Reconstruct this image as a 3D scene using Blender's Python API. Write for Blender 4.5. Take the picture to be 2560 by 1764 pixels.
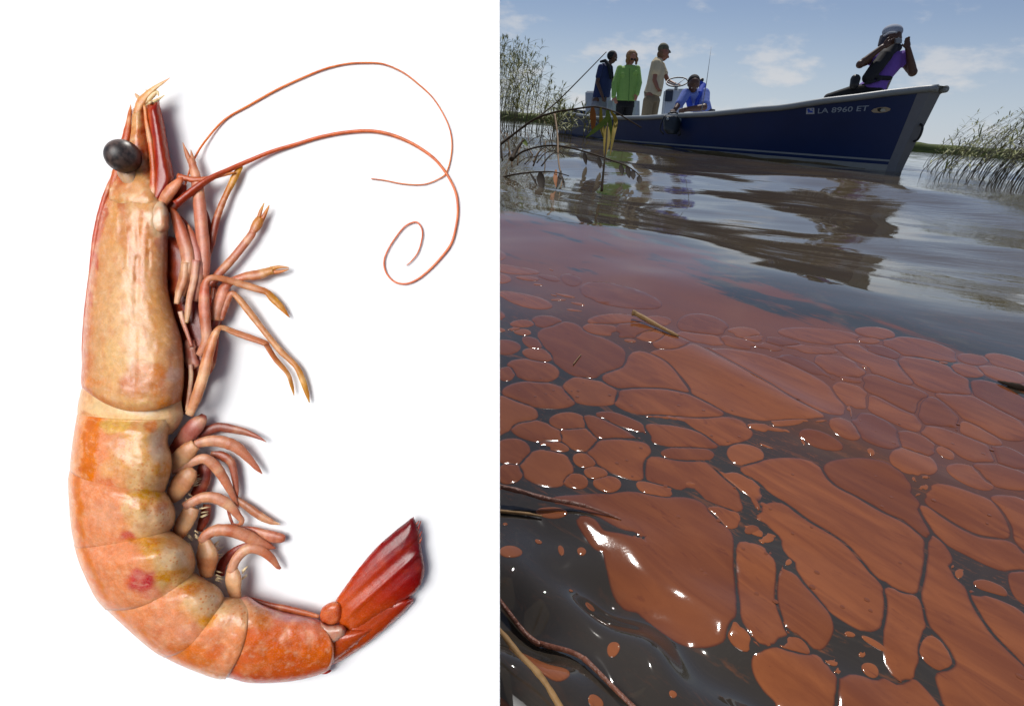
import bpy, bmesh, math, random
import numpy as np
from mathutils import Vector, Matrix, noise
from mathutils.geometry import delaunay_2d_cdt

random.seed(7); np.random.seed(7)
for o in list(bpy.data.objects): bpy.data.objects.remove(o)
SC = bpy.context.scene
COL = SC.collection
R = math.radians

# ------------------------------------------------------------------ camera
PW, PH, F = 2560.0, 1764.0, 1400.0          # survey units: image plane of the photograph
CAM_H, PITCH, ROLL = 0.28, R(22.6), R(4.46)
C = Vector((0, 0, CAM_H))
fwd = Vector((0, math.cos(PITCH), -math.sin(PITCH)))
up0 = Vector((0, math.sin(PITCH), math.cos(PITCH)))
rt0 = Vector((1, 0, 0))
rt = rt0*math.cos(ROLL) + up0*math.sin(ROLL)
up = up0*math.cos(ROLL) - rt0*math.sin(ROLL)
cd = bpy.data.cameras.new('Camera'); cam = bpy.data.objects.new('Camera', cd); COL.objects.link(cam)
cam.matrix_world = Matrix((( rt.x, up.x, -fwd.x, C.x), (rt.y, up.y, -fwd.y, C.y), (rt.z, up.z, -fwd.z, C.z), (0, 0, 0, 1)))
cd.sensor_width = 36; cd.lens = 36*F/PW; cd.clip_start = 0.01; cd.clip_end = 20000
SC.camera = cam

# ------------------------------------------------------------------ sky, sun, exposure
SUN_EL, SUN_AZ = R(57), R(8)                # azimuth from +Y towards +X
w = bpy.data.worlds.new('World'); SC.world = w; w.use_nodes = True
nt = w.node_tree; nt.nodes.clear(); N = nt.nodes.new; Lk = nt.links.new
wo = N('ShaderNodeOutputWorld'); bg = N('ShaderNodeBackground'); sky = N('ShaderNodeTexSky')
sky.sky_type = 'NISHITA'; sky.sun_disc = False; sky.sun_elevation = SUN_EL; sky.sun_rotation = SUN_AZ
sky.altitude = 0; sky.air_density = 1.0; sky.dust_density = 0.1; sky.ozone_density = 1.2
bg.inputs['Strength'].default_value = 0.057
tc = N('ShaderNodeTexCoord')
sep = N('ShaderNodeSeparateXYZ'); Lk(tc.outputs['Generated'], sep.inputs[0])
def mth(op, a, b=None, c=None, clamp=False):
    n = N('ShaderNodeMath'); n.operation = op; n.use_clamp = clamp
    for i, v in enumerate((a, b, c)):
        if v is None: continue
        if isinstance(v, (int, float)): n.inputs[i].default_value = v
        else: Lk(v, n.inputs[i])
    return n.outputs[0]
# fair weather cumulus: noise on the sky directions, flatter towards the horizon
az = mth('ARCTAN2', sep.outputs['X'], sep.outputs['Y'])
el = mth('ARCSINE', sep.outputs['Z'])
cmb = N('ShaderNodeCombineXYZ'); Lk(mth('MULTIPLY', az, 9.5), cmb.inputs[0]); Lk(mth('MULTIPLY', el, 23.0), cmb.inputs[1]); cmb.inputs[2].default_value = 3.1
n1 = N('ShaderNodeTexNoise'); n1.inputs['Scale'].default_value = 1.0; n1.inputs['Detail'].default_value = 8; n1.inputs['Roughness'].default_value = 0.58
Lk(cmb.outputs[0], n1.inputs['Vector'])
cl = N('ShaderNodeMapRange'); cl.interpolation_type = 'SMOOTHSTEP'
cl.inputs['From Min'].default_value = 0.50; cl.inputs['From Max'].default_value = 0.68
Lk(n1.outputs['Fac'], cl.inputs['Value'])
band = N('ShaderNodeMapRange'); band.inputs['From Min'].default_value = 0.0; band.inputs['From Max'].default_value = 0.03
Lk(el, band.inputs['Value'])
band2 = N('ShaderNodeMapRange'); band2.inputs['From Min'].default_value = 0.07; band2.inputs['From Max'].default_value = 0.24
band2.inputs['To Min'].default_value = 1; band2.inputs['To Max'].default_value = 0.35
Lk(el, band2.inputs['Value'])
cf = mth('MULTIPLY', mth('MULTIPLY', cl.outputs[0], band.outputs[0]), band2.outputs[0])
cf = mth('MULTIPLY', cf, 0.72)
mixc = N('ShaderNodeMix'); mixc.data_type = 'RGBA'
hs = N('ShaderNodeHueSaturation'); hs.inputs['Saturation'].default_value = 0.72
Lk(sky.outputs[0], hs.inputs['Color'])
hum = N('ShaderNodeMix'); hum.data_type = 'RGBA'; hum.blend_type = 'MULTIPLY'; hum.inputs['Factor'].default_value = 1.0; hum.inputs['B'].default_value = (0.90, 0.985, 1.17, 1)
Lk(hs.outputs[0], hum.inputs['A'])
hz = N('ShaderNodeMapRange'); hz.interpolation_type = 'SMOOTHSTEP'; hz.inputs['From Min'].default_value = 0.0; hz.inputs['From Max'].default_value = 0.19
hz.inputs['To Min'].default_value = 0.62; hz.inputs['To Max'].default_value = 0.0; Lk(el, hz.inputs['Value'])
hmx = N('ShaderNodeMix'); hmx.data_type = 'RGBA'; Lk(hz.outputs[0], hmx.inputs['Factor']); Lk(hum.outputs['Result'], hmx.inputs['A']); hmx.inputs['B'].default_value = (10.2, 11.3, 12.9, 1)
Lk(cf, mixc.inputs['Factor']); Lk(hmx.outputs['Result'], mixc.inputs['A']); mixc.inputs['B'].default_value = (12.0, 11.9, 12.0, 1)
Lk(mixc.outputs['Result'], bg.inputs['Color']); Lk(bg.outputs[0], wo.inputs['Surface'])
sd = bpy.data.lights.new('Sun', 'SUN'); sd.energy = 3.2; sd.angle = R(0.53); sd.color = (1, 0.955, 0.89)
sun = bpy.data.objects.new('Sun', sd); COL.objects.link(sun)
sdir = Vector((math.sin(SUN_AZ)*math.cos(SUN_EL), math.cos(SUN_AZ)*math.cos(SUN_EL), math.sin(SUN_EL)))
sun.rotation_euler = sdir.to_track_quat('Z', 'Y').to_euler(); sun.location = (0, 30, 40)
SC.view_settings.view_transform = 'Standard'; SC.view_settings.look = 'None'
SC.view_settings.exposure = 0.0; SC.view_settings.gamma = 1.0; SC.view_settings.use_curve_mapping = False
SC.render.resolution_x = 1024; SC.render.resolution_y = 705

# ------------------------------------------------------------------ survey helpers
def ray(x, y): return rt*((x-PW/2)/F) + up*((PH/2-y)/F) + fwd
def at(x, y, d): return C + ray(x, y)*d                       # point at depth d
def water(x, y):
    r = ray(x, y); return C + r*(C.z/-r.z)                    # point on the water level
def depth_of(p): return (p-C).dot(fwd)
CROPS = {'A': (100, 150, 2.66), 'B': (150, 650, 3.1914), 'D': (150, 980, 3.0686), 'E': (150, 1250, 2.316), 'G': (400, 120, 2.4938),
         'P': (1240, 60, 3.6274), 'Q': (1440, 100, 6.4333), 'S': (1980, 40, 3.6276), 'T': (1240, 380, 1.7545),
         'U': (1240, 800, 3.3242), 'V': (1860, 780, 3.1914), 'W': (1240, 1180, 2.7333), 'X': (1860, 1180, 2.7329)}
def s(k, x, y):
    a, b, c = CROPS[k]; return (a+x/c, b+y/c)
def lin(c):
    out = []
    for v in c:
        v = v/255.0
        out.append(v/12.92 if v <= 0.04045 else ((v+0.055)/1.055)**2.4)
    return tuple(out)

# ------------------------------------------------------------------ object helpers
def link(name, mesh, mat=None, parent=None, smooth=True):
    o = bpy.data.objects.new(name, mesh); COL.objects.link(o)
    if mat is not None and mesh is not None and not mesh.materials: mesh.materials.append(mat)
    if parent is not None:
        o.parent = parent; o.matrix_parent_inverse = parent.matrix_basis.inverted()
    if smooth and mesh is not None and len(mesh.polygons): mesh.polygons.foreach_set('use_smooth', [True]*len(mesh.polygons))
    return o
def pyd(verts, faces):
    m = bpy.data.meshes.new('m'); m.from_pydata([tuple(v) for v in verts], [], faces); m.update(); return m
def empty(name, loc):
    o = bpy.data.objects.new(name, None); COL.objects.link(o); o.location = loc; o.empty_display_size = 0.05; return o
def tag(o, label=None, cat=None, group=None, kind=None):
    if label: o['label'] = label
    if cat: o['category'] = cat
    if group: o['group'] = group
    if kind: o['kind'] = kind
    return o
def bm_obj(name, bm, mat, parent=None, smooth=True):
    m = bpy.data.meshes.new(name); bm.to_mesh(m); bm.free(); return link(name, m, mat, parent, smooth)
def catmull(pts, n):
    """smooth open curve through pts (tuples of any length), n samples per span"""
    P = [np.array(p, float) for p in pts]; out = []
    for i in range(len(P)-1):
        p0 = P[i-1] if i else 2*P[0]-P[1]; p1 = P[i]; p2 = P[i+1]; p3 = P[i+2] if i+2 < len(P) else 2*P[-1]-P[-2]
        for j in range(n):
            t = j/n
            out.append(0.5*((2*p1)+(-p0+p2)*t+(2*p0-5*p1+4*p2-p3)*t*t+(-p0+3*p1-3*p2+p3)*t**3))
    out.append(P[-1]); return out
def closed_catmull(pts, n):
    P = [np.array(p, float) for p in pts]; k = len(P); out = []
    for i in range(k):
        p0, p1, p2, p3 = P[i-1], P[i], P[(i+1) % k], P[(i+2) % k]
        for j in range(n):
            t = j/n
            out.append(0.5*((2*p1)+(-p0+p2)*t+(2*p0-5*p1+4*p2-p3)*t*t+(-p0+3*p1-3*p2+p3)*t**3))
    return out
def sweep(points, radii, sides=8, flat=1.0, upv=None):
    """tapered tube through 3-D points; returns verts, faces"""
    V, Fc = [], []
    n = len(points); prev = None
    for i, p in enumerate(points):
        t = (points[min(i+1, n-1)]-points[max(i-1, 0)]); t = t.normalized() if t.length > 1e-9 else Vector((0, 0, 1))
        if prev is None:
            a = upv if upv is not None else (Vector((0, 0, 1)) if abs(t.z) < 0.9 else Vector((1, 0, 0)))
            nrm = (a - t*a.dot(t)).normalized()
        else:
            nrm = (prev - t*prev.dot(t)); nrm = nrm.normalized() if nrm.length > 1e-9 else prev
        prev = nrm; b = t.cross(nrm)
        for k in range(sides):
            an = 2*math.pi*k/sides
            V.append(p + (nrm*math.cos(an)*flat + b*math.sin(an))*radii[i])
    for i in range(n-1):
        for k in range(sides):
            a = i*sides+k; c = i*sides+(k+1) % sides
            Fc.append((a, c, c+sides, a+sides))
    Fc.append(tuple(range(sides-1, -1, -1))); Fc.append(tuple(range((n-1)*sides, n*sides)))
    return V, Fc

# ------------------------------------------------------------------ material helpers
def new_mat(name):
    m = bpy.data.materials.new(name); m.use_nodes = True
    b = m.node_tree.nodes['Principled BSDF']; return m, m.node_tree, b
def simple(name, srgb, rough=0.6, vary=0.15, scale=8, bump=0.0, bscale=60, spec=0.5, metal=0, sss=0, coat=0):
    m, t, b = new_mat(name)
    c = lin(srgb)
    tcn = t.nodes.new('ShaderNodeTexCoord'); nz = t.nodes.new('ShaderNodeTexNoise')
    nz.inputs['Scale'].default_value = scale; nz.inputs['Detail'].default_value = 5
    t.links.new(tcn.outputs['Object'], nz.inputs['Vector'])
    rp = t.nodes.new('ShaderNodeMix'); rp.data_type = 'RGBA'
    rp.inputs['A'].default_value = (*[v*(1-vary) for v in c], 1); rp.inputs['B'].default_value = (*[min(1, v*(1+vary)) for v in c], 1)
    t.links.new(nz.outputs['Fac'], rp.inputs['Factor']); t.links.new(rp.outputs['Result'], b.inputs['Base Color'])
    b.inputs['Roughness'].default_value = rough; b.inputs['Specular IOR Level'].default_value = spec; b.inputs['Metallic'].default_value = metal
    if sss:
        b.inputs['Subsurface Weight'].default_value = sss; b.inputs['Subsurface Radius'].default_value = (1, 0.4, 0.2); b.inputs['Subsurface Scale'].default_value = 0.002
    b.inputs['Coat Weight'].default_value = coat
    if bump:
        n2 = t.nodes.new('ShaderNodeTexNoise'); n2.inputs['Scale'].default_value = bscale; n2.inputs['Detail'].default_value = 4
        t.links.new(tcn.outputs['Object'], n2.inputs['Vector'])
        bp = t.nodes.new('ShaderNodeBump'); bp.inputs['Strength'].default_value = bump; bp.inputs['Distance'].default_value = 0.01
        t.links.new(n2.outputs['Fac'], bp.inputs['Height']); t.links.new(bp.outputs[0], b.inputs['Normal'])
    return m

# ================================================================== WATER
PA, PB = water(1240, 540), water(2560, 925)        # edge of the oil slick on the water
EDIR = Vector((PB.x-PA.x, PB.y-PA.y, 0)).normalized(); ENRM = Vector((-EDIR.y, EDIR.x, 0))   # normal points away from camera
waves = []
rng = random.Random(3)
for lam, amp, n in ((3.2, .013, 4), (1.7, .0062, 5), (0.9, .0018, 6), (0.45, .0005, 7), (0.24, .00018, 8), (0.13, .00007, 8)):
    for _ in range(n):
        a = R(70) + rng.gauss(0, 0.55)             # travelling mostly towards the camera
        k = 2*math.pi/(lam*rng.uniform(0.8, 1.25))
        waves.append((k*math.cos(a), k*math.sin(a), amp*rng.uniform(.5, 1.1), rng.uniform(0, 6.28), lam))
local = []
for lam, amp, n in ((0.13, .0018, 3), (0.075, .0012, 5), (0.042, .0005, 6)):
    for _ in range(n):
        a = R(75) + rng.gauss(0, 0.7); k = 2*math.pi/(lam*rng.uniform(0.8, 1.25))
        local.append((k*math.cos(a), k*math.sin(a), amp*rng.uniform(.5, 1.1), rng.uniform(0, 6.28)))
LC = water(1400, 1610)
RG = water(1900, 985)                              # a ripple ridge running through the slick
RGD = Vector(water(2120, 1080)-water(1700, 870)).normalized()
_q = water(1960, 960); SWC = (_q.x-PA.x)*ENRM.x+(_q.y-PA.y)*ENRM.y; SWL, SWA = 3.6, 0.010     # one long swell beyond the slick
def wave_h(x, y, cell=None):
    x = np.asarray(x, float); y = np.asarray(y, float); h = np.zeros_like(x)
    sd_ = (x-PA.x)*ENRM.x + (y-PA.y)*ENRM.y        # >0 outside the slick
    calm = 0.55 + 0.45/(1+np.exp(-(sd_+0.6)*4))
    rip = 1 + 1.2/(1+np.exp(-(x-0.42*y-0.35)*3))   # rougher to the right of the boat
    dist = np.hypot(x, y)
    near = np.clip(dist/1.6, 0.18, 1)
    for kx, ky, A, ph, lam in waves:
        att = 1.0
        if cell is not None: att = np.clip((lam/cell-3)/4, 0, 1)
        f = calm*(rip if lam < 1.2 else 1.0)*(near if lam > 0.6 else 1.0)
        h += A*att*f*np.sin(kx*x+ky*y+ph)
    e = np.exp(-(((x-LC.x)/0.13)**2+((y-LC.y)/0.10)**2))
    for kx, ky, A, ph in local: h += 2.5*A*e*np.sin(kx*x+ky*y+ph)
    q = (x-RG.x)*(-RGD.y)+(y-RG.y)*RGD.x; al = (x-RG.x)*RGD.x+(y-RG.y)*RGD.y
    h += 0.0045*np.exp(-(q/0.035)**2)*np.exp(-(al/0.22)**2)
    sw = np.clip((sd_-SWC)/SWL, 0, 1); h += SWA*(np.cos(2*math.pi*sw)-1)
    return h
def wz(x, y): return float(wave_h(np.array([x]), np.array([y]))[0])

radii = [0.0]; r = 0.10
while r < 9000:
    radii.append(r); r *= 1.0125 if r < 2.2 else (1.02 if r < 14 else (1.06 if r < 120 else 1.3))
angs = list(np.arange(-64, 64, 0.42)) + list(np.arange(64, 296, 4.0))
A_ = np.radians(np.array(angs)); RR = np.array(radii[1:])
gx = RR[:, None]*np.sin(A_)[None, :]; gy = RR[:, None]*np.cos(A_)[None, :]
cell = np.maximum(RR*0.014, 0.004)[:, None]*np.ones_like(gx)
gz = wave_h(gx, gy, cell)
gz *= np.clip((160-np.hypot(gx, gy))/120, 0, 1)
nr, na = gx.shape
verts = [(0, 0, 0)] + list(zip(gx.ravel().tolist(), gy.ravel().tolist(), gz.ravel().tolist()))
faces = [(0, 1+(k+1) % na, 1+k) for k in range(na)]
for i in range(nr-1):
    for k in range(na):
        a = 1+i*na+k; b = 1+i*na+(k+1) % na
        faces.append((a, b, b+na, a+na))
wm, t, b = new_mat('water')
geo = t.nodes.new('ShaderNodeNewGeometry')
def tn(tp): return t.nodes.new(tp)
def tm(op, a, bb=None, clamp=False):
    n = tn('ShaderNodeMath'); n.operation = op; n.use_clamp = clamp
    for i, v in enumerate((a, bb)):
        if v is None: continue
        if isinstance(v, (int, float)): n.inputs[i].default_value = v
        else: t.links.new(v, n.inputs[i])
    return n.outputs[0]
def tmr(v, a, bb, c=0.0, d=1.0):
    n = tn('ShaderNodeMapRange'); n.interpolation_type = 'SMOOTHSTEP'
    n.inputs['From Min'].default_value = a; n.inputs['From Max'].default_value = bb; n.inputs['To Min'].default_value = c; n.inputs['To Max'].default_value = d
    t.links.new(v, n.inputs['Value']); return n.outputs[0]
def tnoise(vec, sc_, det=4, rough=0.5, dist=0.0):
    n = tn('ShaderNodeTexNoise'); n.inputs['Scale'].default_value = sc_; n.inputs['Detail'].default_value = det
    n.inputs['Roughness'].default_value = rough; n.inputs['Distortion'].default_value = dist
    t.links.new(vec, n.inputs['Vector']); return n.outputs['Fac']
def tmix(f, a, bb):
    n = tn('ShaderNodeMix'); n.data_type = 'RGBA'
    for key, v in (('Factor', f), ('A', a), ('B', bb)):
        if isinstance(v, tuple): n.inputs[key].default_value = (*v, 1)
        elif isinstance(v, (int, float)): n.inputs[key].default_value = v
        else: t.links.new(v, n.inputs[key])
    return n.outputs['Result']
dp = tn('ShaderNodeVectorMath'); dp.operation = 'DOT_PRODUCT'; t.links.new(geo.outputs['Position'], dp.inputs[0]); dp.inputs[1].default_value = ENRM
sdist = tm('SUBTRACT', dp.outputs['Value'], PA.dot(ENRM))
mp = tn('ShaderNodeMapping'); mp.vector_type = 'TEXTURE'; mp.inputs['Rotation'].default_value = (0, 0, math.atan2(EDIR.y, EDIR.x)); mp.inputs['Scale'].default_value = (1/0.55, 1/1.7, 1)
t.links.new(geo.outputs['Position'], mp.inputs['Vector'])
nA = tnoise(mp.outputs[0], 1.6, 6, 0.62, 0.6); nB = tnoise(mp.outputs[0], 5.5, 5, 0.6, 0.8)
fld = tm('ADD', tm('MULTIPLY', tm('SUBTRACT', nA, 0.5), 2.6), tm('MULTIPLY', tm('SUBTRACT', nB, 0.5), 1.2))
film = tmr(tm('SUBTRACT', fld, tm('MULTIPLY', sdist, 1.5)), -0.02, 0.14)
farfade = tmr(sdist, 2.2, 6.0, 1.0, 0.0); film = tm('MULTIPLY', film, farfade)
inside = tmr(sdist, -0.62, -0.28, 1.0, 0.0); deepm = tmr(sdist, -0.25, 0.5, 1.0, 0.0)
film = tm('MULTIPLY', film, tm('SUBTRACT', 1.0, tm('MULTIPLY', inside, 0.93)))
mud = tmix(tnoise(geo.outputs['Position'], 0.7, 4), lin((80, 69, 52)), lin((98, 86, 66)))
deep = tmix(tnoise(geo.outputs['Position'], 9, 4), lin((32, 34, 32)), lin((48, 49, 44)))
mp3 = tn('ShaderNodeMapping'); mp3.vector_type = 'TEXTURE'; mp3.inputs['Rotation'].default_value = (0, 0, R(-40)); mp3.inputs['Scale'].default_value = (1, 1/3.2, 1)
t.links.new(geo.outputs['Position'], mp3.inputs['Vector'])
fl = tmr(tnoise(mp3.outputs[0], 60, 6, 0.75, 1.2), 0.54, 0.66)
fl = tm('MULTIPLY', fl, tmr(tnoise(geo.outputs['Position'], 6, 3), 0.40, 0.60))
veil = tmr(tnoise(mp3.outputs[0], 11, 6, 0.7, 1.8), 0.55, 0.68); fl = tm('MAXIMUM', fl, tm('MULTIPLY', veil, 0.8))
openw = tn('ShaderNodeVectorMath'); openw.operation = 'DISTANCE'; t.links.new(geo.outputs['Position'], openw.inputs[0]); openw.inputs[1].default_value = water(1330, 1560)
fl = tm('MULTIPLY', fl, tmr(openw.outputs['Value'], 0.07, 0.16, 0.12, 1.0))
deep = tmix(tm('MULTIPLY', fl, 0.75), deep, lin((112, 66, 38)))
basec = tmix(deepm, mud, deep)
oilc = tmix(tnoise(mp.outputs[0], 7, 6, 0.65), lin((88, 47, 24)), lin((112, 62, 30)))
t.links.new(tmix(film, basec, oilc), b.inputs['Base Color'])
b.inputs['IOR'].default_value = 1.48
t.links.new(tmr(film, 0, 1, 0.035, 0.10), b.inputs['Roughness'])
mp2 = tn('ShaderNodeMapping'); mp2.vector_type = 'TEXTURE'; mp2.inputs['Rotation'].default_value = (0, 0, R(-10)); mp2.inputs['Scale'].default_value = (1/0.45, 1/1.5, 1)
t.links.new(geo.outputs['Position'], mp2.inputs['Vector'])
rp1 = tnoise(mp2.outputs[0], 7, 5, 0.55, 0.5); rp2 = tnoise(mp2.outputs[0], 1.6, 3, 0.5, 0.3)
sx = tn('ShaderNodeSeparateXYZ'); t.links.new(geo.outputs['Position'], sx.inputs[0])
right = tmr(tm('SUBTRACT', sx.outputs['X'], tm('MULTIPLY', sx.outputs['Y'], 0.50)), 0.0, 0.9)
out = tmr(sdist, -0.4, 0.8)
amt = tm('MULTIPLY', out, tm('ADD', 0.09, tm('MULTIPLY', right, 0.62)))
patchy = tmr(tnoise(mp2.outputs[0], 0.55, 3), 0.40, 0.62, 0.35, 1.0)
hgt = tm('ADD', tm('MULTIPLY', tm('MULTIPLY', rp1, amt), patchy), tm('MULTIPLY', rp2, tm('MULTIPLY', out, 0.5)))
bp = tn('ShaderNodeBump'); bp.inputs['Strength'].default_value = 1.0; bp.inputs['Distance'].default_value = 0.012
t.links.new(hgt, bp.inputs['Height']); t.links.new(bp.outputs[0], b.inputs['Normal'])
wo_ = link('water', pyd(verts, faces), wm); tag(wo_, 'muddy marsh water reaching to the horizon', 'water', kind='structure')

# ================================================================== OIL PADS
om, t, b = new_mat('oil_mousse')
geo = tn('ShaderNodeNewGeometry'); at_ = tn('ShaderNodeAttribute'); at_.attribute_name = 'rim'
oi = tn('ShaderNodeObjectInfo')
mp = tn('ShaderNodeMapping'); mp.vector_type = 'TEXTURE'; mp.inputs['Rotation'].default_value = (0, 0, R(-52)); mp.inputs['Scale'].default_value = (1, 1/4.0, 1)
t.links.new(geo.outputs['Position'], mp.inputs['Vector'])
st = tnoise(mp.outputs[0], 9, 7, 0.62, 1.2); fine = tnoise(geo.outputs['Position'], 420, 3, 0.7)
cbase = tmix(tmr(st, 0.30, 0.74), lin((102, 56, 34)), lin((126, 73, 42)))
cbase = tmix(tm('MULTIPLY', tmr(oi.outputs['Random'], 0.45, 1.0), 0.55), cbase, lin((84, 46, 32)))
cbase = tmix(tm('MULTIPLY', tmr(oi.outputs['Random'], 0.35, 0.0), 0.5), cbase, lin((126, 75, 46)))
dark = tmr(tnoise(mp.outputs[0], 14, 6, 0.6, 2.5), 0.60, 0.72)
cbase = tmix(tm('MULTIPLY', dark, 0.45), cbase, lin((76, 38, 31)))
spk = tmr(fine, 0.68, 0.76); cbase = tmix(tm('MULTIPLY', spk, 0.5), cbase, lin((70, 38, 30)))
t.links.new(tmix(tm('MULTIPLY', tmr(at_.outputs['Fac'], 0.15, 0.8), 0.85), cbase, lin((58, 32, 28))), b.inputs['Base Color'])
b.inputs['Roughness'].default_value = 0.07; b.inputs['IOR'].default_value = 1.40
bp = tn('ShaderNodeBump'); bp.inputs['Strength'].default_value = 0.06; bp.inputs['Distance'].default_value = 0.0006
t.links.new(tm('ADD', fine, tnoise(mp.outputs[0], 55, 4)), bp.inputs['Height']); t.links.new(bp.outputs[0], b.inputs['Normal'])

def ell(k, cx, cy, a, bb, ang):
    pts = []
    for i in range(14):
        th = 2*math.pi*i/14; jr = 1+0.05*math.sin(2*th+cx)+0.04*math.sin(3*th+cy)
        x = a*math.cos(th)*jr; y = bb*math.sin(th)*jr; c_, s_ = math.cos(R(ang)), math.sin(R(ang))
        pts.append(s(k, cx+x*c_-y*s_, cy+x*s_+y*c_))
    return pts
def pol(k, *p): return [s(k, *q) for q in p]
pads = []
for e in ((215,50,82,28,0),(140,90,48,14,0),(220,118,62,23,3),(80,235,108,52,5),(300,205,80,36,25),(350,300,118,44,12),
          (85,450,62,52,0),(310,425,182,80,12),(360,622,258,92,8),(800,598,212,104,10),(1400,705,455,106,9),
          (605,835,132,66,5),(690,972,146,80,12),(340,912,196,74,12),(490,1030,110,32,10),(130,1072,138,94,5),(420,1205,208,126,4),
          (110,1250,98,74,0),(735,1146,84,50,10),(830,1246,83,46,3),(930,1336,100,59,0),(665,1312,96,52,4),(1600,1104,205,50,3),
          (2070,1115,128,76,10),(1100,128,176,55,4),(1270,182,112,42,8),(1440,240,124,54,0),(1700,108,180,72,8),(1690,207,180,38,9),
          (2040,180,124,44,5),(2030,246,164,42,8),(900,112,150,46,5),(980,50,200,40,0),(1330,66,104,34,5),(420,40,110,42,4),(1620,1340,60,20,8)):
    pads.append(ell('U', *e))
for p in (((370,190),(420,90),(520,50),(650,80),(780,160),(900,205),(1050,300),(1100,420),(880,465),(855,520),(700,478),(580,408),(470,318)),
          ((885,470),(1000,395),(1180,285),(1400,380),(1560,545),(1590,615),(1400,588),(1100,590),(950,568),(885,528)),
          ((30,640),(140,660),(240,700),(310,760),(290,830),(170,860),(60,900),(-40,920),(-60,700)),
          ((1245,800),(1400,785),(1750,822),(1980,850),(2080,920),(2050,980),(1850,1028),(1700,930),(1500,868),(1300,845)),
          ((1235,885),(1400,876),(1650,925),(1810,1010),(1780,1046),(1550,1046),(1400,1018),(1300,985)),
          ((735,812),(850,812),(1050,900),(1265,985),(1000,972),(835,958)),
          ((850,790),(960,772),(1130,832),(1240,892),(1285,976),(1100,900)),
          ((775,1080),(850,1000),(1000,972),(1150,992),(1238,1040),(1245,1130),(1235,1290),(1100,1270),(950,1225),(830,1150)),
          ((1255,1140),(1500,1150),(1750,1165),(1890,1290),(2020,1400),(2035,1500),(1960,1556),(1830,1478),(1700,1428),(1500,1396),(1250,1305)),
          ((1200,1325),(1400,1335),(1505,1390),(1420,1448),(1235,1405)),
          ((1760,1165),(1850,1205),(2000,1262),(2190,1325),(2250,1560),(2160,1580),(2080,1495),(2030,1395),(1905,1290)),
          ((1110,275),(1300,285),(1500,297),(1640,260),(1850,365),(2194,545),(2420,690),(2665,838),(2600,860),(2350,870),(2100,820),(1850,752),(1650,650),(1590,570),(1420,380),(1230,300))):
    pads.append(pol('U', *p))
pads.append([(1745,877),(1800,890),(1860,898),(1954,914),(2048,967),(2102,1018),(2100,1044),(2048,1041),(1985,1014),(1923,976),(1860,938),(1800,905)])
for e in ((740,505,185,78,18),(838,705,135,80,28),(830,592,118,28,12),(1488,572,296,104,22),(1060,388,150,36,12),(1380,382,280,66,14),
          (1740,540,122,42,8),(1790,455,108,36,5),(2030,570,165,48,12),(2080,480,170,46,12),(2050,768,262,80,27),(1880,872,334,98,25),
          (2095,1190,150,66,25),(1045,988,186,106,30),(1356,1078,150,70,22),(1336,1226,170,86,18),(2050,1340,222,80,15),(1795,1338,182,66,24),
          (790,974,122,58,30),(600,1045,160,46,22),(335,918,150,36,2),(195,948,155,24,10),(280,305,130,32,8),(590,262,300,46,5),(1020,250,132,38,8),
          (970,306,76,18,5),(480,355,220,26,6),(150,330,140,28,6),(1595,1150,70,34,30),(940,500,40,16,20),(460,1050,26,12,50),(600,922,40,9,0),(1000,1150,28,18,40),
          (1440,1350,26,12,10),(1350,1358,20,12,40),(1380,1465,26,12,0),(840,840,26,48,-10),(1560,480,50,12,10),(60,275,110,28,8)):
    pads.append(ell('V', *e))
for p in (((150,392),(350,402),(560,482),(688,560),(686,592),(560,560),(400,500),(250,432)),
          ((725,335),(900,335),(1100,422),(1185,472),(1300,592),(1250,628),(1100,578),(1000,530),(850,432)),
          ((925,582),(1050,572),(1250,642),(1415,712),(1385,770),(1345,845),(1200,785),(1050,714),(945,648)),
          ((972,724),(1060,724),(1200,800),(1350,868),(1408,948),(1340,970),(1200,918),(1060,856),(980,790)),
          ((1375,790),(1420,745),(1520,750),(1640,820),(1695,900),(1690,985),(1580,945),(1440,930),(1385,880)),
          ((1425,955),(1500,945),(1700,1002),(1900,1082),(1985,1160),(1975,1216),(1830,1216),(1650,1138),(1500,1058),(1430,1000)),
          ((1705,915),(1850,945),(2000,1052),(2005,1098),(1850,1056),(1705,988))):
    pads.append(pol('V', *p))
for e in ((100,542,70,42,-8),(590,505,27,24,0),(295,430,22,14,10),(800,1215,34,44,0),(1200,1548,24,20,0),(680,1572,46,40,0),(450,492,16,34,-15),(385,250,92,28,8),(655,850,26,40,-20),(520,762,14,8,0),(65,322,14,10,0)):
    pads.append(ell('W', *e))
for p in (((420,172),(600,150),(850,132),(1100,142),(1350,182),(1500,272),(1580,382),(1600,560),(1660,750),(1688,900),(1650,1020),(1560,1090),(1450,1115),(1300,1090),(1180,1010),(1060,890),(1000,835),(920,800),(850,720),(800,600),(765,500),(700,470),(640,400),(590,320),(650,325),(720,400),(860,432),(1000,462),(1060,440),(960,372),(860,350),(700,262),(520,205)),
          ((100,1230),(250,1292),(340,1352),(465,1384),(470,1440),(400,1482),(300,1432),(180,1360)),
          ((1460,230),(1560,225),(1650,260),(1655,330),(1590,350),(1530,300)),
          ((1680,330),(1760,330),(1850,380),(1840,430),(1740,400))):
    pads.append(pol('W', *p))
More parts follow.
